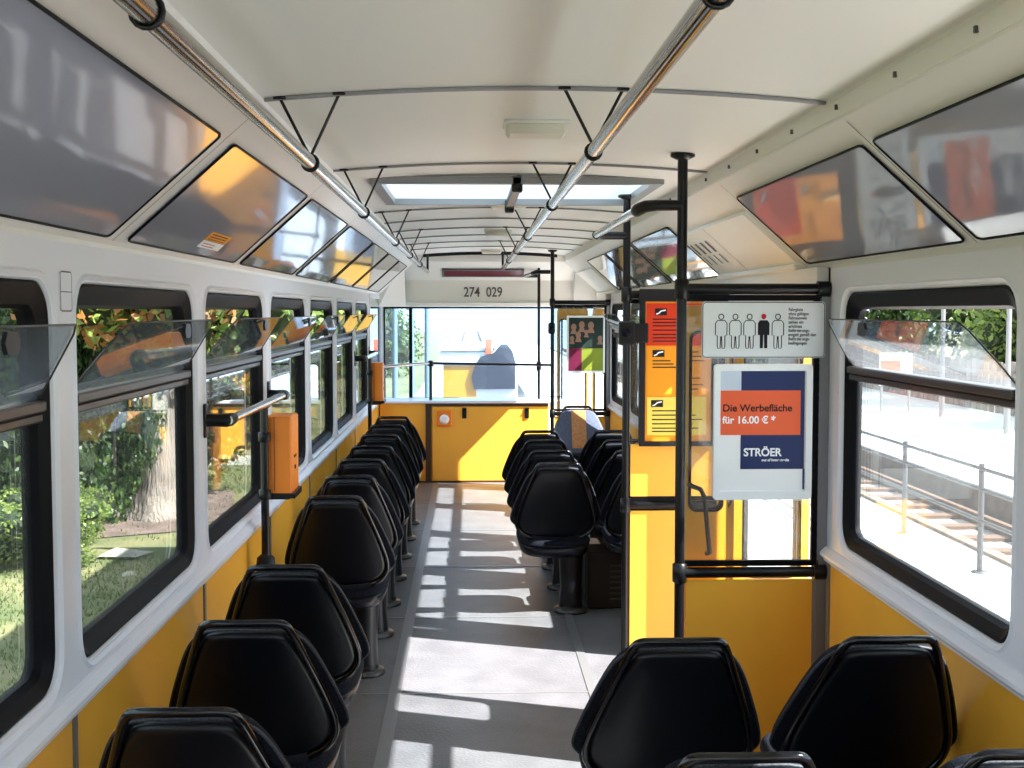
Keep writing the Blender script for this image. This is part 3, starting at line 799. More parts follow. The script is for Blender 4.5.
# short longitudinal rails at the doors
def door_rail(Ya, Yb, label, xr=.385, xb=.385, zr=1.945):
    t = thing('door_grab_rail', label, 'grab rail', (xr, Ya, zr))
    m = MB(); m.tube([(0, .02, 0), (xb - xr, Yb - Ya - .02, 0)], .0165, 12); m.build('silver_tube', M['steel'], t)
    m = MB(); m.tube([(PX - xr, 0, .012), (.06, 0, .012), (.02, .0, .008), (0, .02, 0), (0, .08, 0)], [.018, .019, .021, .022, .021], 12); m.build('bracket', M['black'], t)
    m = MB(); x2 = xb - xr; m.tube([(PX - xr, Yb - Ya, 0), (x2 + .05, Yb - Ya, 0), (x2 + .01, Yb - Ya - .01, 0), (x2, Yb - Ya - .05, 0)], [.018, .019, .021, .02], 12); m.build('bracket', M['black'], t)
door_rail(4.24, 5.74, 'short silver grab rail near the ceiling between the two middle door poles')
t = thing('corner_pole', 'slim black pole in front of the windscreen at the far door', 'pole', (.46, 11.80, 0))
m = MB(); m.tube([(0, 0, 0), (0, 0, 2.02)], .014, 10); m.build('shaft', M['pole'], t)
m = MB(); m.lathe([(.014, 1.03), (.024, 1.05), (.024, 1.11), (.014, 1.13)], (0, 0, 0), 12); m.build('joint', M['black'], t)
t = thing('door_grab_rail', 'short grab rail near the ceiling at the far door', 'grab rail', (.36, 10.95, 1.93))
m = MB(); m.tube([(0, .05, 0), (-.03, .83, 0)], .016, 10); m.build('silver_tube', M['steel'], t)
m = MB(); m.tube([(PX - .36 - .018, -.03, .01), (.03, -.02, .01), (0, .02, 0), (0, .08, 0)], .018, 10); m.build('bracket', M['black'], t)
m = MB(); m.tube([(.085, .85, 0), (.0, .85, 0), (-.03, .80, 0)], .017, 10); m.build('bracket', M['black'], t)

# ticket-ready clamps: black box on pole two and knob on the far pole
t = thing('door_button_box', 'black button box on the pole by the notice board', 'button', (.53, 5.70, 1.50))
m = MB(); m.bbox((-.045, -.055, -.055), (.03, -.018, .055), .008); m.build('housing', M['black'], t)
m = MB(); m.lathe([(0, .02), (.018, .016), (.022, 0)], (0, 0, 0), 14); k = m.build('button', M['rubber'], t); k.location = (-.01, -.055, 0); k.rotation_euler = (PI/2, 0, 0)
m = MB(); m.bbox((.02, -.05, -.045), (.09, -.02, .045), .006); m.build('side_plate', M['black'], t)
t = thing('door_button_box', 'small black button knob on the far partition pole', 'button', (.53, 10.90, 1.45))
m = MB(); m.bbox((-.04, -.05, -.05), (.02, -.012, .05), .012); m.build('housing', M['black'], t)
m = MB(); m.lathe([(0, .02), (.014, .016), (.018, 0)], (0, 0, 0), 14); k = m.build('button', M['rubber'], t); k.location = (-.01, -.05, 0); k.rotation_euler = (PI/2, 0, 0)

# overhead handrails with V hangers
def overhead_rail(x, z, ya, yb, hy, label, r=.0175):
    t = thing('overhead_handrail', label, 'handrail', (x, 6, z))
    m = MB(); m.tube([(0, ya - 6, 0), (0, (ya + yb) / 2 - 6, 0), (0, yb - 6, 0)], r, 16); m.build('silver_tube', M['steel'], t)
    for y in hy:
        zz = y - 6
        m = MB(); m.tube([(r*1.15*math.cos(a), zz, r*1.15*math.sin(a)) for a in [2*PI*k/14 for k in range(14)]], .0035, 6, closed=True)
        br = m.build('hanger', M['pole'], t)
        m = MB()
        for s_ in (-1, 1):
            top = arc_z(x + s_ * .072) - z - .004
            m.tube([(s_ * .004, zz, r * 1.2), (s_ * .072, zz, top)], .0042, 6); m.bbox((s_ * .072 - .016, zz - .010, top - .004), (s_ * .072 + .016, zz + .010, top + .004), .002)
        m.build('struts', M['pole'], br)
    m = MB(); m.tube([(0, yb - 6, 0), (0, yb - 6, arc_z(x) - z if yb < 11.7 else .09)], .011, 8); m.build('end_support', M['pole'], t)
    return t
overhead_rail(.115, 1.992, -.9, 11.62, [1.55, 3.1, 4.65, 6.62, 8.2, 9.8], 'silver overhead handrail hung over the aisle, nearer the platform side')
overhead_rail(-.580, 1.962, -.9, 11.62, [1.55, 3.1, 4.65, 6.62, 8.2, 9.8], 'silver overhead handrail above the single seats, greenery side')

t = thing('pillar_plate', 'faint white plate on the white pillar before the second greenery window', 'plate', (-W, 2.66, 1.60))
m = MB(); m.prism([(0, a, b) for a, b in rrect(-.036, .036, 0, .082, .008, 3)], (.003, 0, 0)); fixn(m.build('plate', M['white'], t))
m = MB(); stroke2d(m, rrect(-.036, .036, 0, .082, .008, 3), .003, lambda u, v: (.0035, u, v)); stroke2d(m, [(-.034, .040), (.034, .040)], .002, lambda u, v: (.0035, u, v), False); m.build('outline', M['inkg'], t)
# window grab bars and validators on the green side
def wall_bar(y0, y1, label, z=1.25):
    t = thing('window_grab_bar', label, 'grab bar', (-.965, y0, z))
    m = MB(); m.tube([(0, 0, 0), (0, y1 - y0, 0)], .0155, 12); m.build('silver_tube', M['steel'], t)
    for yy in (0, y1 - y0):
        sg = 1 if yy == 0 else -1
        m = MB(); m.tube([(-.072, yy, 0), (-.04, yy, 0), (-.008, yy + sg * .004, 0), (0, yy + sg * .03, 0), (0, yy + sg * .08, 0)], [.022, .020, .022, .022, .019], 12)
        m.bbox((-.075, yy - .022, -.055), (-.066, yy + .022, .055), .003); m.build('mount', M['black'], t)
wall_bar(4.02, 5.27, 'silver grab bar across the greenery window before the orange validator')
wall_bar(9.23, 10.5, 'short silver grab bar across the last greenery window')
def validator(Y, x, label, z=1.0, zl=0):
    t = thing('ticket_validator', label, 'ticket validator', (x, Y, 0))
    m = MB(); m.tube([(-.045, -.02, 0), (-.045, -.02, 1.26)], .0155, 12); m.build('pole', M['pole'], t)
    m = MB(); m.bbox((-.048, .0, .895 + zl), (.054, .20, 1.195 + zl), .006); bx = m.build('box', M['orange'], t)
    m = MB(); m.box((-.042 + .03, -.0012, .91 + zl), (-.042 + .032, 0, 1.195 + zl)); m.box((.054, .07, 1.03 + zl), (.0555, .13, 1.04 + zl)); m.box((.054, .085, .985 + zl), (.057, .10, 1.0 + zl)); m.build('slot', M['ink'], bx)
    m = MB(); m.prism([(-.055, .0, .90 + zl), (.066, .0, .90 + zl), (.066, .2, .90 + zl), (-.055, .2, .90 + zl)], (0, 0, -.02)); m.prism([(-.045, .01, .88 + zl), (.045, .01, .88 + zl), (.02, .18, .86 + zl), (-.045, .18, .86 + zl)], (0, 0, -.005)); fixn(m.build('holder', M['black'], t))
    for z_ in (.90, 1.12): m = MB(); m.lathe([(.016, -.02), (.024, -.016), (.024, .016), (.016, .02)], (-.045, -.02, z_ + zl), 12); m.build('clamp', M['black'], t)
    m = MB(); m.lathe([(.016, -.05), (.034, -.035), (.038, 0), (.034, .035), (.016, .05)], (-.045, -.02, .62), 12); m.build('pole_joint', M['black'], t)
    return t
validator(4.80, -.93, 'orange ticket validator on a black pole in the gap between single seats')
validator(9.75, -.925, 'distant orange ticket validator on a black pole near the windscreen')

# ------------------------------------------------------------------ sign with five figures
YS = 4.225
t = thing('fare_notice_sign', 'white sign with five standing figures, the fourth black with red head', 'sign', (.597, YS, 1.44))
m = MB(); m.prism([(a, .0, b) for a, b in rrect(0, .423, 0, .192, .012, 4)], (0, .004, 0)); pl = fixn(m.build('plate', M['signw'], t))
m = MB(); stroke2d(m, rrect(.003, .420, .003, .189, .011, 4), .003, lambda u, v: (u, -.0008, v)); m.build('border_line', M['inkg'], t)
def figure(cx, filled):
    K = 1.13
    body = [(0, .108), (.011, .108), (.0175, .099), (.0175, .062), (.0115, .060), (.0115, .032-.006), (.0105, .024-.004), (.003, .020), (.001, .058)]
    pts = [(x, z) for x, z in body] + [(-x, z) for x, z in reversed(body[1:])]
    f = MB()
    Pm = lambda u, v: (cx + u * K, -.001, v * 1.07 + .012)
    if filled:
        for poly in ([(-.0175, .062), (.0175, .062), (.0175, .100), (.011, .109), (-.011, .109), (-.0175, .100)], [(-.0115, .02), (-.002, .02), (-.001, .062), (-.0115, .062)], [(.0115, .02), (.002, .02), (.001, .062), (.0115, .062)]):
            f.poly([Pm(*p) for p in poly])
        o = f.build('figure', M['ink'], t)
        h_ = MB(); h_.poly([Pm(.0078 * math.cos(2*PI*k/16), .121 + .0088 * math.sin(2*PI*k/16)) for k in range(16)]); h_.build('red_head', M['red'], o)
    else:
        stroke2d(f, pts, .0026, Pm)
        stroke2d(f, [(.0075 * math.cos(2*PI*k/16), .120 + .0085 * math.sin(2*PI*k/16)) for k in range(16)], .0028, Pm)
        f.build('figure', M['ink'], t)
for k in range(5): figure(.066 + .0485 * k, k == 3)
text('sign_text', 'Fahrgäste\nohne gültigen\nFahrausweis\nzahlen ein\nerhöhtes\nBeförderungs-\nentgelt gemäß den\nBeförderungs-\nbedingungen', M['inkg'], t, (.296, -.001, .160), .0150, lh=.95, ext=.0002, sx=.86, bold=.0003)

# advertising poster
t = thing('advertising_poster', 'white framed orange and navy poster hung on the glass partition', 'poster', (.638, YS, .956))
Wp, Hp = .338, .464
m = MB()
fo = rrect(0, Wp, 0, Hp, .012, 3); fi = rrect(.022, Wp - .022, .03, Hp - .022, .003, 3)
bridge(m, [(a, -.016, b) for a, b in fo], [(a, -.016, b) for a, b in fi]); bridge(m, [(a, -.016, b) for a, b in fo], [(a, 0.0, b) for a, b in fo]); bridge(m, [(a, -.016, b) for a, b in fi], [(a, -.008, b) for a, b in fi])
fixn(m.build('frame', M['pframe'], t))
sheet('poster_sheet', .02, Wp - .02, .028, Hp - .02, M['pwhite'], t, -.008)
sheet('pale_field', .022, .10, Hp - .095, Hp - .024, M['ppale'], t, -.0095)
nv = sheet('navy_field', .094, Wp - .026, .105, Hp - .024, M['pnavy'], t, -.0100)
sheet('edge_line', Wp - .030, Wp - .024, .035, .105, M['pnavy'], t, -.0100)
of = sheet('orange_field', .024, Wp - .040, .222, .374, M['porange'], t, -.0112)
text('headline', 'Die Werbefläche', M['ink'], of, (.030, -.0118, .303), .0345, ext=.0003, bold=.0006)
text('headline', 'für 16.00 € *', M['pwhite'], of, (.030, -.0118, .262), .0345, ext=.0003, bold=.0009)
text('brand_lettering', 'STRÖER', M['pwhite'], nv, (.104, -.0108, .150), .038, ext=.0003, bold=.0011, sx=.95)
text('small_print', 'out of home media', M['pwhite'], nv, (.166, -.0108, .132), .0125, ext=.0003, bold=.0004, sx=.98)

# far poster
t = thing('faces_poster', 'poster of a group of faces over maroon and green fields', 'poster', (.655, 10.895, 1.06))
m = MB(); m.bbox((0, -.0, 0), (.335, .012, .50), .004); m.build('frame', M['pframe'], t)
sheet('photo', .018, .318, .215, .482, M['pdark'], t); sheet('maroon_field', .018, .130, .018, .215, M['pmaroon'], t); sheet('green_field', .130, .318, .018, .215, M['pgreen'], t)
m = MB(); m2 = MB()
for x, z, r in ((.06, .40, .030), (.13, .42, .032), (.21, .415, .033), (.10, .33, .030), (.29, .30, .026), (.045, .30, .024), (.17, .355, .022)):
    m.poly([(x + r*.8 * math.cos(2*PI*k/14), -.0045, z + r * math.sin(2*PI*k/14)) for k in range(14)])
    m.poly([(x - r*1.0, -.004, z - r*2.0), (x + r*1.0, -.004, z - r*2.0), (x + r*.5, -.004, z - r*.7), (x - r*.5, -.004, z - r*.7)])
m.build('printed_faces', M['skin'], t)

# ------------------------------------------------------------------ doors (open, folded)
def leaf(parent, a, b, z0=-.27, z1=1.62, grab=False, zg=.62):
    a = Vector((a[0], a[1], 0)); b = Vector((b[0], b[1], 0)); u = (b - a); Lw = u.length; u.normalize(); nrm = Vector((-u.y, u.x, 0))
    def P(s, z, o=0): return a + u * s + Vector((0, 0, z)) + nrm * o
    mg = .035 if Lw > .3 else .016
    mb = MB(); inner = rrect(mg, Lw - mg, zg, z1 - .09, .06 if Lw > .3 else .03, 5); outer = rect_match(0, Lw, z0, z1, mg, Lw - mg, zg, z1 - .09, .06 if Lw > .3 else .03, 5)
    for o in (0, .03): bridge(mb, [P(s, z, o) for s, z in outer], [P(s, z, o) for s, z in inner])
    bridge(mb, [P(s, z, 0) for s, z in outer], [P(s, z, .03) for s, z in outer]); bridge(mb, [P(s, z, 0) for s, z in inner], [P(s, z, .03) for s, z in inner])
    lf = fixn(mb.build('door_leaf', M['dyellow'], parent))
    gs = MB(); r1 = inner; r2 = rrect(mg + .010, Lw - mg - .010, zg + .010, z1 - .100, .05 if Lw > .3 else .025, 5)
    for o in (-.004, .034): bridge(gs, [P(s, z, o) for s, z in r1], [P(s, z, o) for s, z in r2])
    bridge(gs, [P(s, z, -.004) for s, z in r2], [P(s, z, .034) for s, z in r2]); gs.build('gasket', M['rubber'], lf)
    gl = MB(); gl.poly([P(s, z, .015) for s, z in rrect(mg + .004, Lw - mg - .004, zg + .005, z1 - .095, .03, 5)]); gl.build('pane', M['part'], lf)
    if grab:
        g_ = MB(); g_.tube([P(.02, .98, -.005), P(.02, .98, -.05), P(.05, .97, -.055), P(.065, .94, -.055), P(.085, .74, -.055), P(.085, .73, -.005)], .009, 8); g_.build('grab_handle', M['black'], lf)
    return lf
def door(n, leaves):
    d = bpy.data.objects.new('door_%d' % n, None); COL.objects.link(d); struct(d)
    for a, b, g, zg in leaves: leaf(d, a, b, grab=g, zg=zg)
    return d
door(1, [((.575, 4.43), (.735, 4.43), True, .88), ((.785, 4.42), (.785, 4.74), False, .88), ((.99, 5.52), (1.33, 5.52), False, .40), ((.99, 5.60), (1.33, 5.60), False, .40)])
door(2, [((.585, 11.10), (.86, 11.10), False, .5), ((.90, 11.10), (1.03, 11.10), False, .5)])
# door portal header + uprights
dp = MB()
for a, b in ((D1a, D1b), (D2a, 12.05)):
    dp.box((W - .04, a, 1.63), (W + .06, b, 1.75))
struct(dp.build('trim_9', M['trimw']))
dp = MB()
for a, b in ((D1a - .02, D1a + .02), (D1b - .02, D1b + .02), (D2a - .02, D2a + .02)): dp.box((W - .001, a, -.3), (W + .06, b, 1.75))
for a, b in ((D1a, D1b), (D2a, 12.05)): dp.box((W - .05, a + .03, 1.625), (W + .05, b - .03, 1.632))
struct(dp.build('trim_10', M['rubber']))

# ------------------------------------------------------------------ outside
GZ = -.90
g = MB(); g.add([(-90, -25, GZ), (1.2, -25, GZ), (1.2, 150, GZ), (-90, 150, GZ)], [(0, 1, 2, 3)]); struct(g.build('ground', M['grass']))
g = MB(); g.add([(-1.8, -25, GZ + .02), (1.3, -25, GZ + .02), (1.3, 150, GZ + .02), (-1.8, 150, GZ + .02)], [(0, 1, 2, 3)]); struct(g.build('track_bed', M['ballast']))
g = MB()
for x in (-.76, .76): g.box((x - .035, 12.6, GZ + .02), (x + .035, 150, GZ + .16))
tag(g.build('rails', M['rust']), kind='structure')
PZ = -.55
g = MB(); g.box((1.25, -25, GZ), (4.35, 80, PZ)); struct(g.build('platform', M['concrete']))
g = MB(); g.box((4.35, -25, GZ - .1), (6.1, 80, GZ)); struct(g.build('track_bed', M['ballast']))
g = MB(); g.box((6.1, -25, GZ), (11.0, 80, PZ)); struct(g.build('platform', M['concrete']))
g = MB(); g.box((6.02, -25, PZ - .30), (6.1, 80, PZ - .02)); g.box((4.35, -25, PZ - .05), (4.47, 80, PZ + .03)); struct(g.build('platform_edge', M['kerb']))
g = MB(); g.box((11.0, -25, GZ), (70, 120, -.6)); struct(g.build('ground', M['grass']))
g = MB()
for x in (4.75, 5.75): g.box((x - .035, -25, GZ), (x + .035, 80, GZ + .14))
for k in range(60): g.box((4.6, 2 + k * .75, GZ), (5.9, 2.22 + k * .75, GZ + .04))
tag(g.build('rails', M['rust']), kind='structure')

# platform railing
t = thing('platform_railing', 'grey tubular railing standing on the white platform', 'railing', (4.0, 10, PZ))
for k in range(-4, 12):
    m = MB(); m.tube([(0, .05 + 1.8 * k, 0), (0, .05 + 1.8 * k, .90)], .026, 8); m.lathe([(.07, 0), (.07, .012), (.03, .014)], (0, .05 + 1.8 * k, 0), 10); m.build('post', M['railg'], t)
for z in (.86, .69, .43):
    m = MB(); m.tube([(0, -7, z), (0, 22, z)], .018, 8); m.build('bar', M['railg'], t)

# leaf clouds
def leaf_mesh(name, R, n, size, m, shell=.55, mats=None):
    rnd = random.Random(hash(name) % 1000 if False else sum(map(ord, name)))
    mb = MB()
    lumps = [(Vector((rnd.uniform(-.6, .6) * R[0], rnd.uniform(-.6, .6) * R[1], rnd.uniform(-.6, .75) * R[2])), rnd.uniform(.35, .6)) for _ in range(14)]
    for i in range(n):
        c, s = rnd.choice(lumps)
        d = Vector((rnd.gauss(0, 1), rnd.gauss(0, 1), rnd.gauss(0, 1))).normalized(); rr_ = rnd.uniform(shell, 1) ** .6
        p = c + Vector((d.x * R[0], d.y * R[1], d.z * R[2])) * s * rr_
        a = Vector((rnd.gauss(0, 1), rnd.gauss(0, 1), rnd.gauss(0, 1))).normalized(); b = a.orthogonal().normalized(); b.rotate(Matrix.Rotation(rnd.uniform(0, 6.28), 3, a))
        cc = a.cross(b); L = size * rnd.uniform(.6, 1.3)
        mb.add([p - b * L * .5, p + cc * L * .28 - b * L * .05, p + b * L * .5, p - cc * L * .28 - b * L * .05], [(0, 1, 2, 3)])
    core0 = len(mb.f)
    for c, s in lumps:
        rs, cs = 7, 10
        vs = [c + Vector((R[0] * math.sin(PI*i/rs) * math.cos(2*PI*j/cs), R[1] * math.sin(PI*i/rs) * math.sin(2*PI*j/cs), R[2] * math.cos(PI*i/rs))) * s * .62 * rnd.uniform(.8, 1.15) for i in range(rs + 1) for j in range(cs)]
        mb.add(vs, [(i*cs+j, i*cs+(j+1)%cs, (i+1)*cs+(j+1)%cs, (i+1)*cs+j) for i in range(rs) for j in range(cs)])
    me = bpy.data.meshes.new(name); me.from_pydata(mb.v, [], mb.f)
    mats = mats or [m]
    for q_ in mats: me.materials.append(q_)
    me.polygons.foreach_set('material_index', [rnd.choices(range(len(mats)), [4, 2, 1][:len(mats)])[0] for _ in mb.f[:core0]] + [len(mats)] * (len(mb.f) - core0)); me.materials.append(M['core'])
    return me
ME = {
 'dark': leaf_mesh('leaves_dark', (1.3, 1.3, 1.3), 16000, .085, None, mats=[M['leafd'], M['leafm']]),
 'mid': leaf_mesh('leaves_mid', (1.3, 1.3, 1.3), 13000, .09, None, mats=[M['leafm'], M['leafl'], M['leafd']]),
 'light': leaf_mesh('leaves_light', (1.2, 1.2, 1.2), 10000, .10, None, mats=[M['leafl'], M['leafm']]),
 'brown': leaf_mesh('leaves_brown', (1.1, 1.1, 1.0), 8000, .095, None, mats=[M['leafb'], M['leafl'], M['leafm']]),
 'low': leaf_mesh('leaves_low', (.8, .8, .45), 7000, .055, None, mats=[M['leafl'], M['leafm']]),
}
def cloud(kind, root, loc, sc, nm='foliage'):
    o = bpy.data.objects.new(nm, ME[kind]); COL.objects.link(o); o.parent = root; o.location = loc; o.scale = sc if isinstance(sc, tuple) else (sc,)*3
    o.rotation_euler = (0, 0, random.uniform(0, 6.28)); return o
def bush(x, y, kind, sc, label, group=None, z=GZ):
    t = thing('bush', label, 'bush', (x, y, z), 0, group)
    cloud(kind, t, (0, 0, (.36 if kind == 'low' else 1.0) * (sc[2] if isinstance(sc, tuple) else sc)), sc)
    if kind == 'low': return t
    m = MB()
    for k in range(5):
        a = k * 1.26; m.tube([(0, 0, 0), (.15*math.cos(a), .15*math.sin(a), .5), (.5*math.cos(a), .5*math.sin(a), 1.3)], [.04, .03, .01], 6)
    m.build('stems', M['bark'], t); return t
def tree(x, y, h_, r_, label, kinds=('mid',), group=None, crown=1.0, cz=None, trunkflare=1.0, z=GZ):
    t = thing('tree', label, 'tree', (x, y, z), 0, group)
    m = MB(); n = 14; prof = [(0, 1.9), (.12, 1.45), (.4, 1.12), (.9, 1.0), (h_ * .4, .85), (h_ * .7, .55), (h_, .2)]
    vs = []
    for zz, f in prof:
        for k in range(n):
            a = 2 * PI * k / n; rad = r_ * (1 + (f - 1) * (trunkflare if f > 1 else 1)) * (1 + (.18 * math.sin(a * 5 + x) if zz < .5 else .05 * math.sin(a * 3 + zz)))
            vs.append((rad * math.cos(a) + .05 * zz * math.sin(x), rad * math.sin(a), zz))
    m.add(vs, [(i*n+k, i*n+(k+1)%n, (i+1)*n+(k+1)%n, (i+1)*n+k) for i in range(len(prof)-1) for k in range(n)], True)
    m.build('trunk', M['bark'], t)
    rnd = random.Random(int(x * 10 + y))
    cz = cz or h_ * .8
    for k in range(5):
        a = k * 1.3 + x
        cloud(kinds[k % len(kinds)], t, (math.cos(a) * crown * .9, math.sin(a) * crown * .9, cz + rnd.uniform(-.6, 1.2) * crown), crown, 'crown_bough')
    return t
# greenery side
bush(-4.42, 14.9, 'dark', (.5, .5, 1.2), 'dark ivy growth touching the thick grey tree trunk')
tree(-4.02, 15.2, 6, .23, 'thick grey trunked tree seen through the second greenery window', ('dark', 'mid', 'brown'), crown=1.5, cz=3.9)
bush(-4.85, 14.4, 'dark', (.8, .7, 1.15), 'tall dark green leafy bush against the thick tree trunk')
ivy = cloud('dark', [o for o in COL.objects if o.name == 'tree'][0], (.0, -.1, 2.0), (.45, .4, .45), 'ivy')
bush(-5.9, 15.2, 'dark', (1.0, .9, 1.3), 'dark bush behind the window nearest the camera, greenery side')
bush(-7.8, 17, 'mid', (1.4, 1.2, 1.6), 'big green bush beyond the dark bushes')
bush(-4.5, 12.4, 'low', (1.0, 1.0, .8), 'low pale green shrub in front of the dark bush')
bush(-4.9, 10.7, 'low', (.8, .8, .5), 'small pale shrub on the sunny grass')
bush(-4.45, 13.5, 'low', (.5, .5, .7), 'small bright shrub at the foot of the thick tree')
bush(-4.4, 18.5, 'brown', (1.1, 1.1, 1.5), 'copper brown bush beyond the thick tree')
k = 0
gl = ['tree beyond the yellow work vehicle with pale crown', 'dark crowned tree past the yellow work vehicle', 'tall tree showing through the middle greenery windows', 'leafy tree near the windscreen side, greenery side', 'tree seen through the windscreen pillar', 'distant tree at the end of the tracks, greenery side']
for (x, y, kk), lbl in zip(((-6.3, 24, ('light', 'mid')), (-5.6, 31, ('dark', 'mid')), (-6.0, 39, ('mid', 'light')), (-6.2, 48, ('mid', 'dark')), (-7.2, 60, ('light', 'mid')), (-8.0, 74, ('dark', 'mid'))), gl):
    tree(x, y, 6.5, .2, lbl, kk, 'trees along the greenery side', crown=1.9, cz=3.2)
for x, y, kd, s_, lbl in ((-9, 22, 'mid', 1.8, 'wide green bush far behind the thick tree'), (-8.5, 28, 'dark', 2.0, 'dark thicket beyond the yellow work vehicle'), (-8.5, 36, 'light', 2.0, 'light green thicket along the grass'), (-7.5, 46, 'mid', 2.2, 'green thicket far along the tracks'), (-7, 60, 'dark', 2.4, 'dark thicket farthest along the tracks'), (-11, 18, 'dark', 2.0, 'dark thicket at the edge of the grass')):
    bush(x, y, kd, s_, lbl, 'thickets behind the grass')
g = MB(); g.poly([(-3.95, 12.6, GZ + .03), (-3.55, 12.55, GZ + .03), (-3.45, 12.85, GZ + .03), (-3.9, 13.1, GZ + .03)]); g.poly([(-60, 20.2, GZ + .015), (-1.9, 20.2, GZ + .015), (-1.9, 21.6, GZ + .015), (-60, 21.6, GZ + .015)]); struct(g.build('path', M['paving']))
g = MB(); g.poly([(-5.2, 14.2, GZ + .012), (-4.4, 13.7, GZ + .012), (-3.4, 14.2, GZ + .012), (-3.1, 15.4, GZ + .012), (-3.5, 17.5, GZ + .012), (-5.4, 17.0, GZ + .012)]); struct(g.build('ground_earth', M['earth']))
# two yellow posts
for i, x in enumerate((-4.62, -4.42)):
    t = thing('marker_post', ['thin yellow post beside the tree, the one nearer the bushes', 'thin yellow post beside the tree, the one nearer the trunk'][i], 'post', (x, 17.2, GZ), 0, 'yellow posts by the tree')
    m = MB(); m.tube([(0, 0, 0), (.02, 0, 1.9)], .035, 8); m.build('shaft', M['vyellow'], t)
    m = MB(); m.lathe([(.05, 1.88), (.05, 1.94), (0, 1.96)], (.02, 0, 0), 10); m.build('cap', M['pwhite'], t)

# grass blades, one scattered stuff object
mb = MB(); rnd = random.Random(3)
for i in range(42000):
    x = -2.2 - 7 * rnd.random() ** 1.3; y = rnd.uniform(7, 21); hgt = rnd.uniform(.02, .06); a = rnd.uniform(0, 6.28)
    dx, dy = math.cos(a) * .008, math.sin(a) * .008; lx, ly = rnd.uniform(-.03, .03), rnd.uniform(-.03, .03)
    if -5.3 < x < -3.0 and 13.6 < y < 17.2 and rnd.random() < .8: continue
    if -4.3 < x < -3.0 and 12.7 < y < 13.6: continue
    mb.add([(x - dx, y - dy, GZ), (x + dx, y + dy, GZ), (x + lx, y + ly, GZ + hgt)], [(0, 1, 2)])
tag(mb.build('grass', M['blade']), 'green grass growing beside the track bed', 'grass', kind='stuff')

# vehicles
def wheel(par, x, y, z, r, wd=.2):
    m = MB(); m.tube([(x - wd/2, y, z), (x - wd/2 + .02, y, z), (x + wd/2 - .02, y, z), (x + wd/2, y, z)], [r * .92, r, r, r * .92], 20); o = m.build('wheel', M['tyre'], par)
    m = MB(); m.tube([(x - wd/2 - .01, y, z), (x + wd/2 + .01, y, z)], r * .55, 14); m.build('hub', M['greym'], o)
t = thing('work_truck', 'yellow work vehicle parked on the grass beyond the greenery windows', 'truck', (-5.15, 23.2, GZ))
m = MB(); pr = [(-1.3, .45), (-1.3, 1.15), (-.9, 1.3), (-.75, 2.0), (.5, 2.1), (.55, 1.2), (2.6, 1.2), (2.6, .6), (2.2, .45)]
m.prism([(-.8, y, z) for y, z in pr], (1.6, 0, 0)); fixn(m.build('body', M['vyellow'], t))
m = MB(); m.prism([(-.65, -1.0 + .0, 1.33), (.65, -1.0, 1.33), (.62, -.80, 1.95), (-.62, -.80, 1.95)], (0, .02, 0)); m.box((.795, -.70, 1.35), (.81, .35, 1.92)); m.build('windows', M['vdark'], t)
m = MB(); m.bbox((-.75, -1.36, .45), (.75, -1.28, .65), .02); m.build('bumper', M['black'], t)
for x in (-.75, .75):
    for y in (-.75, 1.8): wheel(t, x, y, .38, .38)
t = thing('parked_van', 'yellow and white van with dark rounded screen seen through the windscreen', 'van', (.0, 28.5, GZ))
m = MB(); m.prism([(-.80, y, z) for y, z in ((0, .35), (0, 1.30), (3.6, 1.30), (4.2, 1.1), (4.2, .35))], (.75, 0, 0)); fixn(m.build('yellow_body', M['vyellow'], t))
m = MB(); m.prism([(-.05, y, z) for y, z in ((0.02, .35), (.02, 1.32), (3.6, 1.30), (4.2, 1.1), (4.2, .35))], (.95, 0, 0)); fixn(m.build('white_body', M['vwhite'], t))
m = MB(); m.prism([(-.88, y, z) for y, z in ((-.02, 1.30), (-.02, 1.66), (.1, 1.72), (3.0, 1.72), (3.5, 1.32))], (1.2, 0, 0)); fixn(m.build('cab_roof', M['vwhite'], t))
m = MB(); m.prism([(a, -.06, b) for a, b in ((-.10, .72), (.84, .72), (.84, 1.35), (.78, 1.58), (.66, 1.74), (.52, 1.74), (.34, 1.55), (.06, 1.46), (-.06, 1.30), (-.16, 1.0))], (0, .5, 0)); fixn(m.build('dark_screen', M['vdark'], t))
m = MB(); m.bbox((.16, -.08, 1.52), (.30, .0, 1.86), .01); m.build('tail_lamp', M['porange'], t)
m = MB(); m.box((-.86, -.05, 1.56), (.34, -.03, 1.60)); m.box((-.80, -.04, 1.26), (.1, -.02, 1.32)); m.build('trim_line', M['inkg'], t)
for x in (-.7, .74):
    for y in (.7, 3.3): wheel(t, x, y, .32, .32)
for i, x in enumerate((-1.75, -1.45, -1.15)):
    t = thing('track_mast', 'slim steel mast beside the van through the windscreen, %s of three' % ('first', 'second', 'third')[i], 'mast', (x, 26 + i, GZ), 0, 'masts beside the van')
    m = MB(); m.tube([(0, 0, 0), (0, 0, 5.5)], [.06, .05], 10); m.build('shaft', M['vblue'], t)
    m = MB(); m.bbox((-.14, -.14, 0), (.14, .14, .25), .02); m.build('foot', M['concrete'], t)

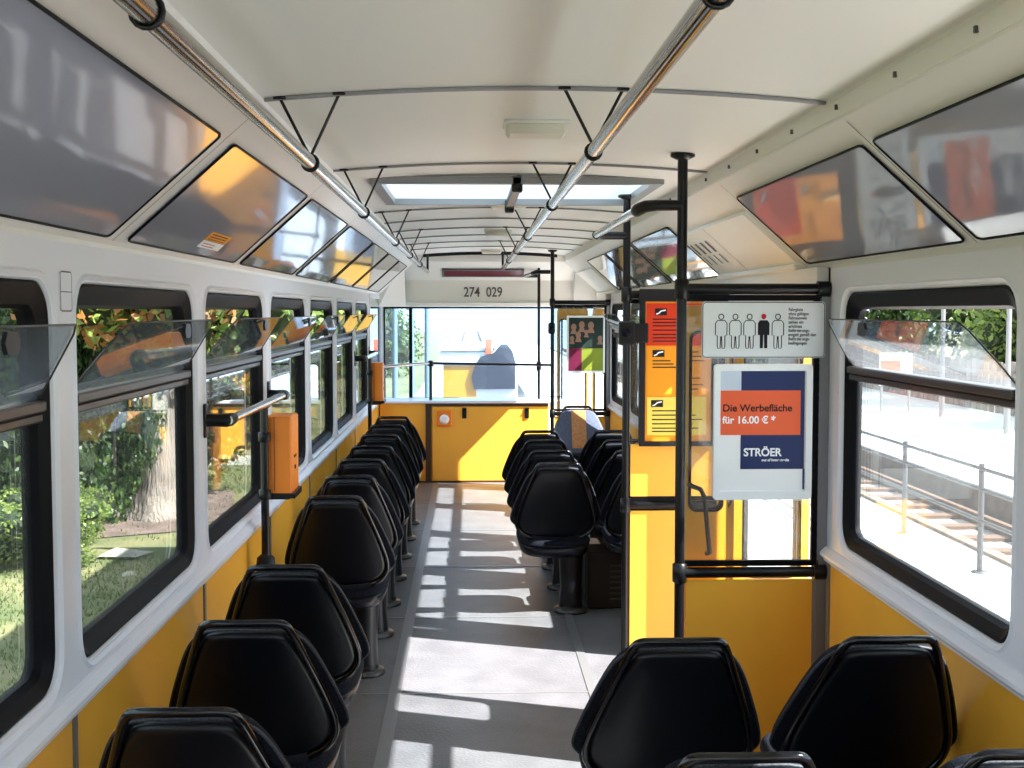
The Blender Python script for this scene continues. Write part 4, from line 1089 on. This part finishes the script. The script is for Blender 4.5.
# platform side background
for x, y, kd, s_, lbl in ((14, 22, 'mid', 1.9, 'green bush beyond the platforms, nearest the camera'), (13.5, 28, 'light', 1.9, 'pale green bush beyond the platforms'), (14, 34, 'mid', 2.2, 'bush beyond the platforms behind the lamp posts'), (13, 42, 'dark', 2.2, 'dark bush far along the platforms'), (12.5, 52, 'mid', 2.4, 'green bush farthest along the platforms'), (18, 31, 'dark', 2.6, 'dark tall thicket behind the pale bush'), (17, 24, 'brown', 2.4, 'copper toned bush behind the platforms')):
    bush(x, y, kd, s_, lbl, 'bushes beyond the platforms', z=-.6)
for x, y, lbl in ((9.2, 21.5, 'slim grey lamp post on the far platform nearer the camera'), (9.3, 24.8, 'slim grey lamp post on the far platform farther along')):
    t = thing('lamp_post', lbl, 'lamp post', (x, y, PZ), 0, 'lamp posts on the far platform')
    m = MB(); m.tube([(0, 0, 0), (0, 0, 1.2), (0, 0, 4.5)], [.06, .045, .035], 10); m.build('mast', M['greym'], t)
    m = MB(); m.bbox((-.5, -.08, 4.45), (.1, .08, 4.55), .03); m.build('lantern', M['greym'], t)
t = thing('warning_board', 'red and white board standing on the far platform', 'board', (8.9, 26.4, PZ))
m = MB(); m.bbox((-.35, -.03, .55), (.35, .03, 1.25), .02); m.build('panel', M['pwhite'], t)
m = MB(); m.box((-.33, -.034, .75), (.1, -.031, 1.1)); m.box((-.05, -.034, .57), (.33, -.031, .7)); m.build('red_print', M['porange'], t)
m = MB(); m.tube([(-.3, 0, 0), (-.3, 0, .6)], .03, 8); m.tube([(.3, 0, 0), (.3, 0, .6)], .03, 8); m.build('stand', M['greym'], t)
f = thing('timber_fence', 'dark plank fence behind the far platform', 'fence', (10.9, 25, PZ))
m = MB()
for k in range(110): m.box((0, -14 + k * .32, 0), (.04, -14 + k * .32 + .27, 1.05 + .03 * (k % 3)))
m.build('planks', M['bark'], f)
m = MB(); m.box((-.04, -14, .25), (0, 21, .33)); m.box((-.04, -14, .8), (0, 21, .88)); m.build('crossbars', M['bark'], f)
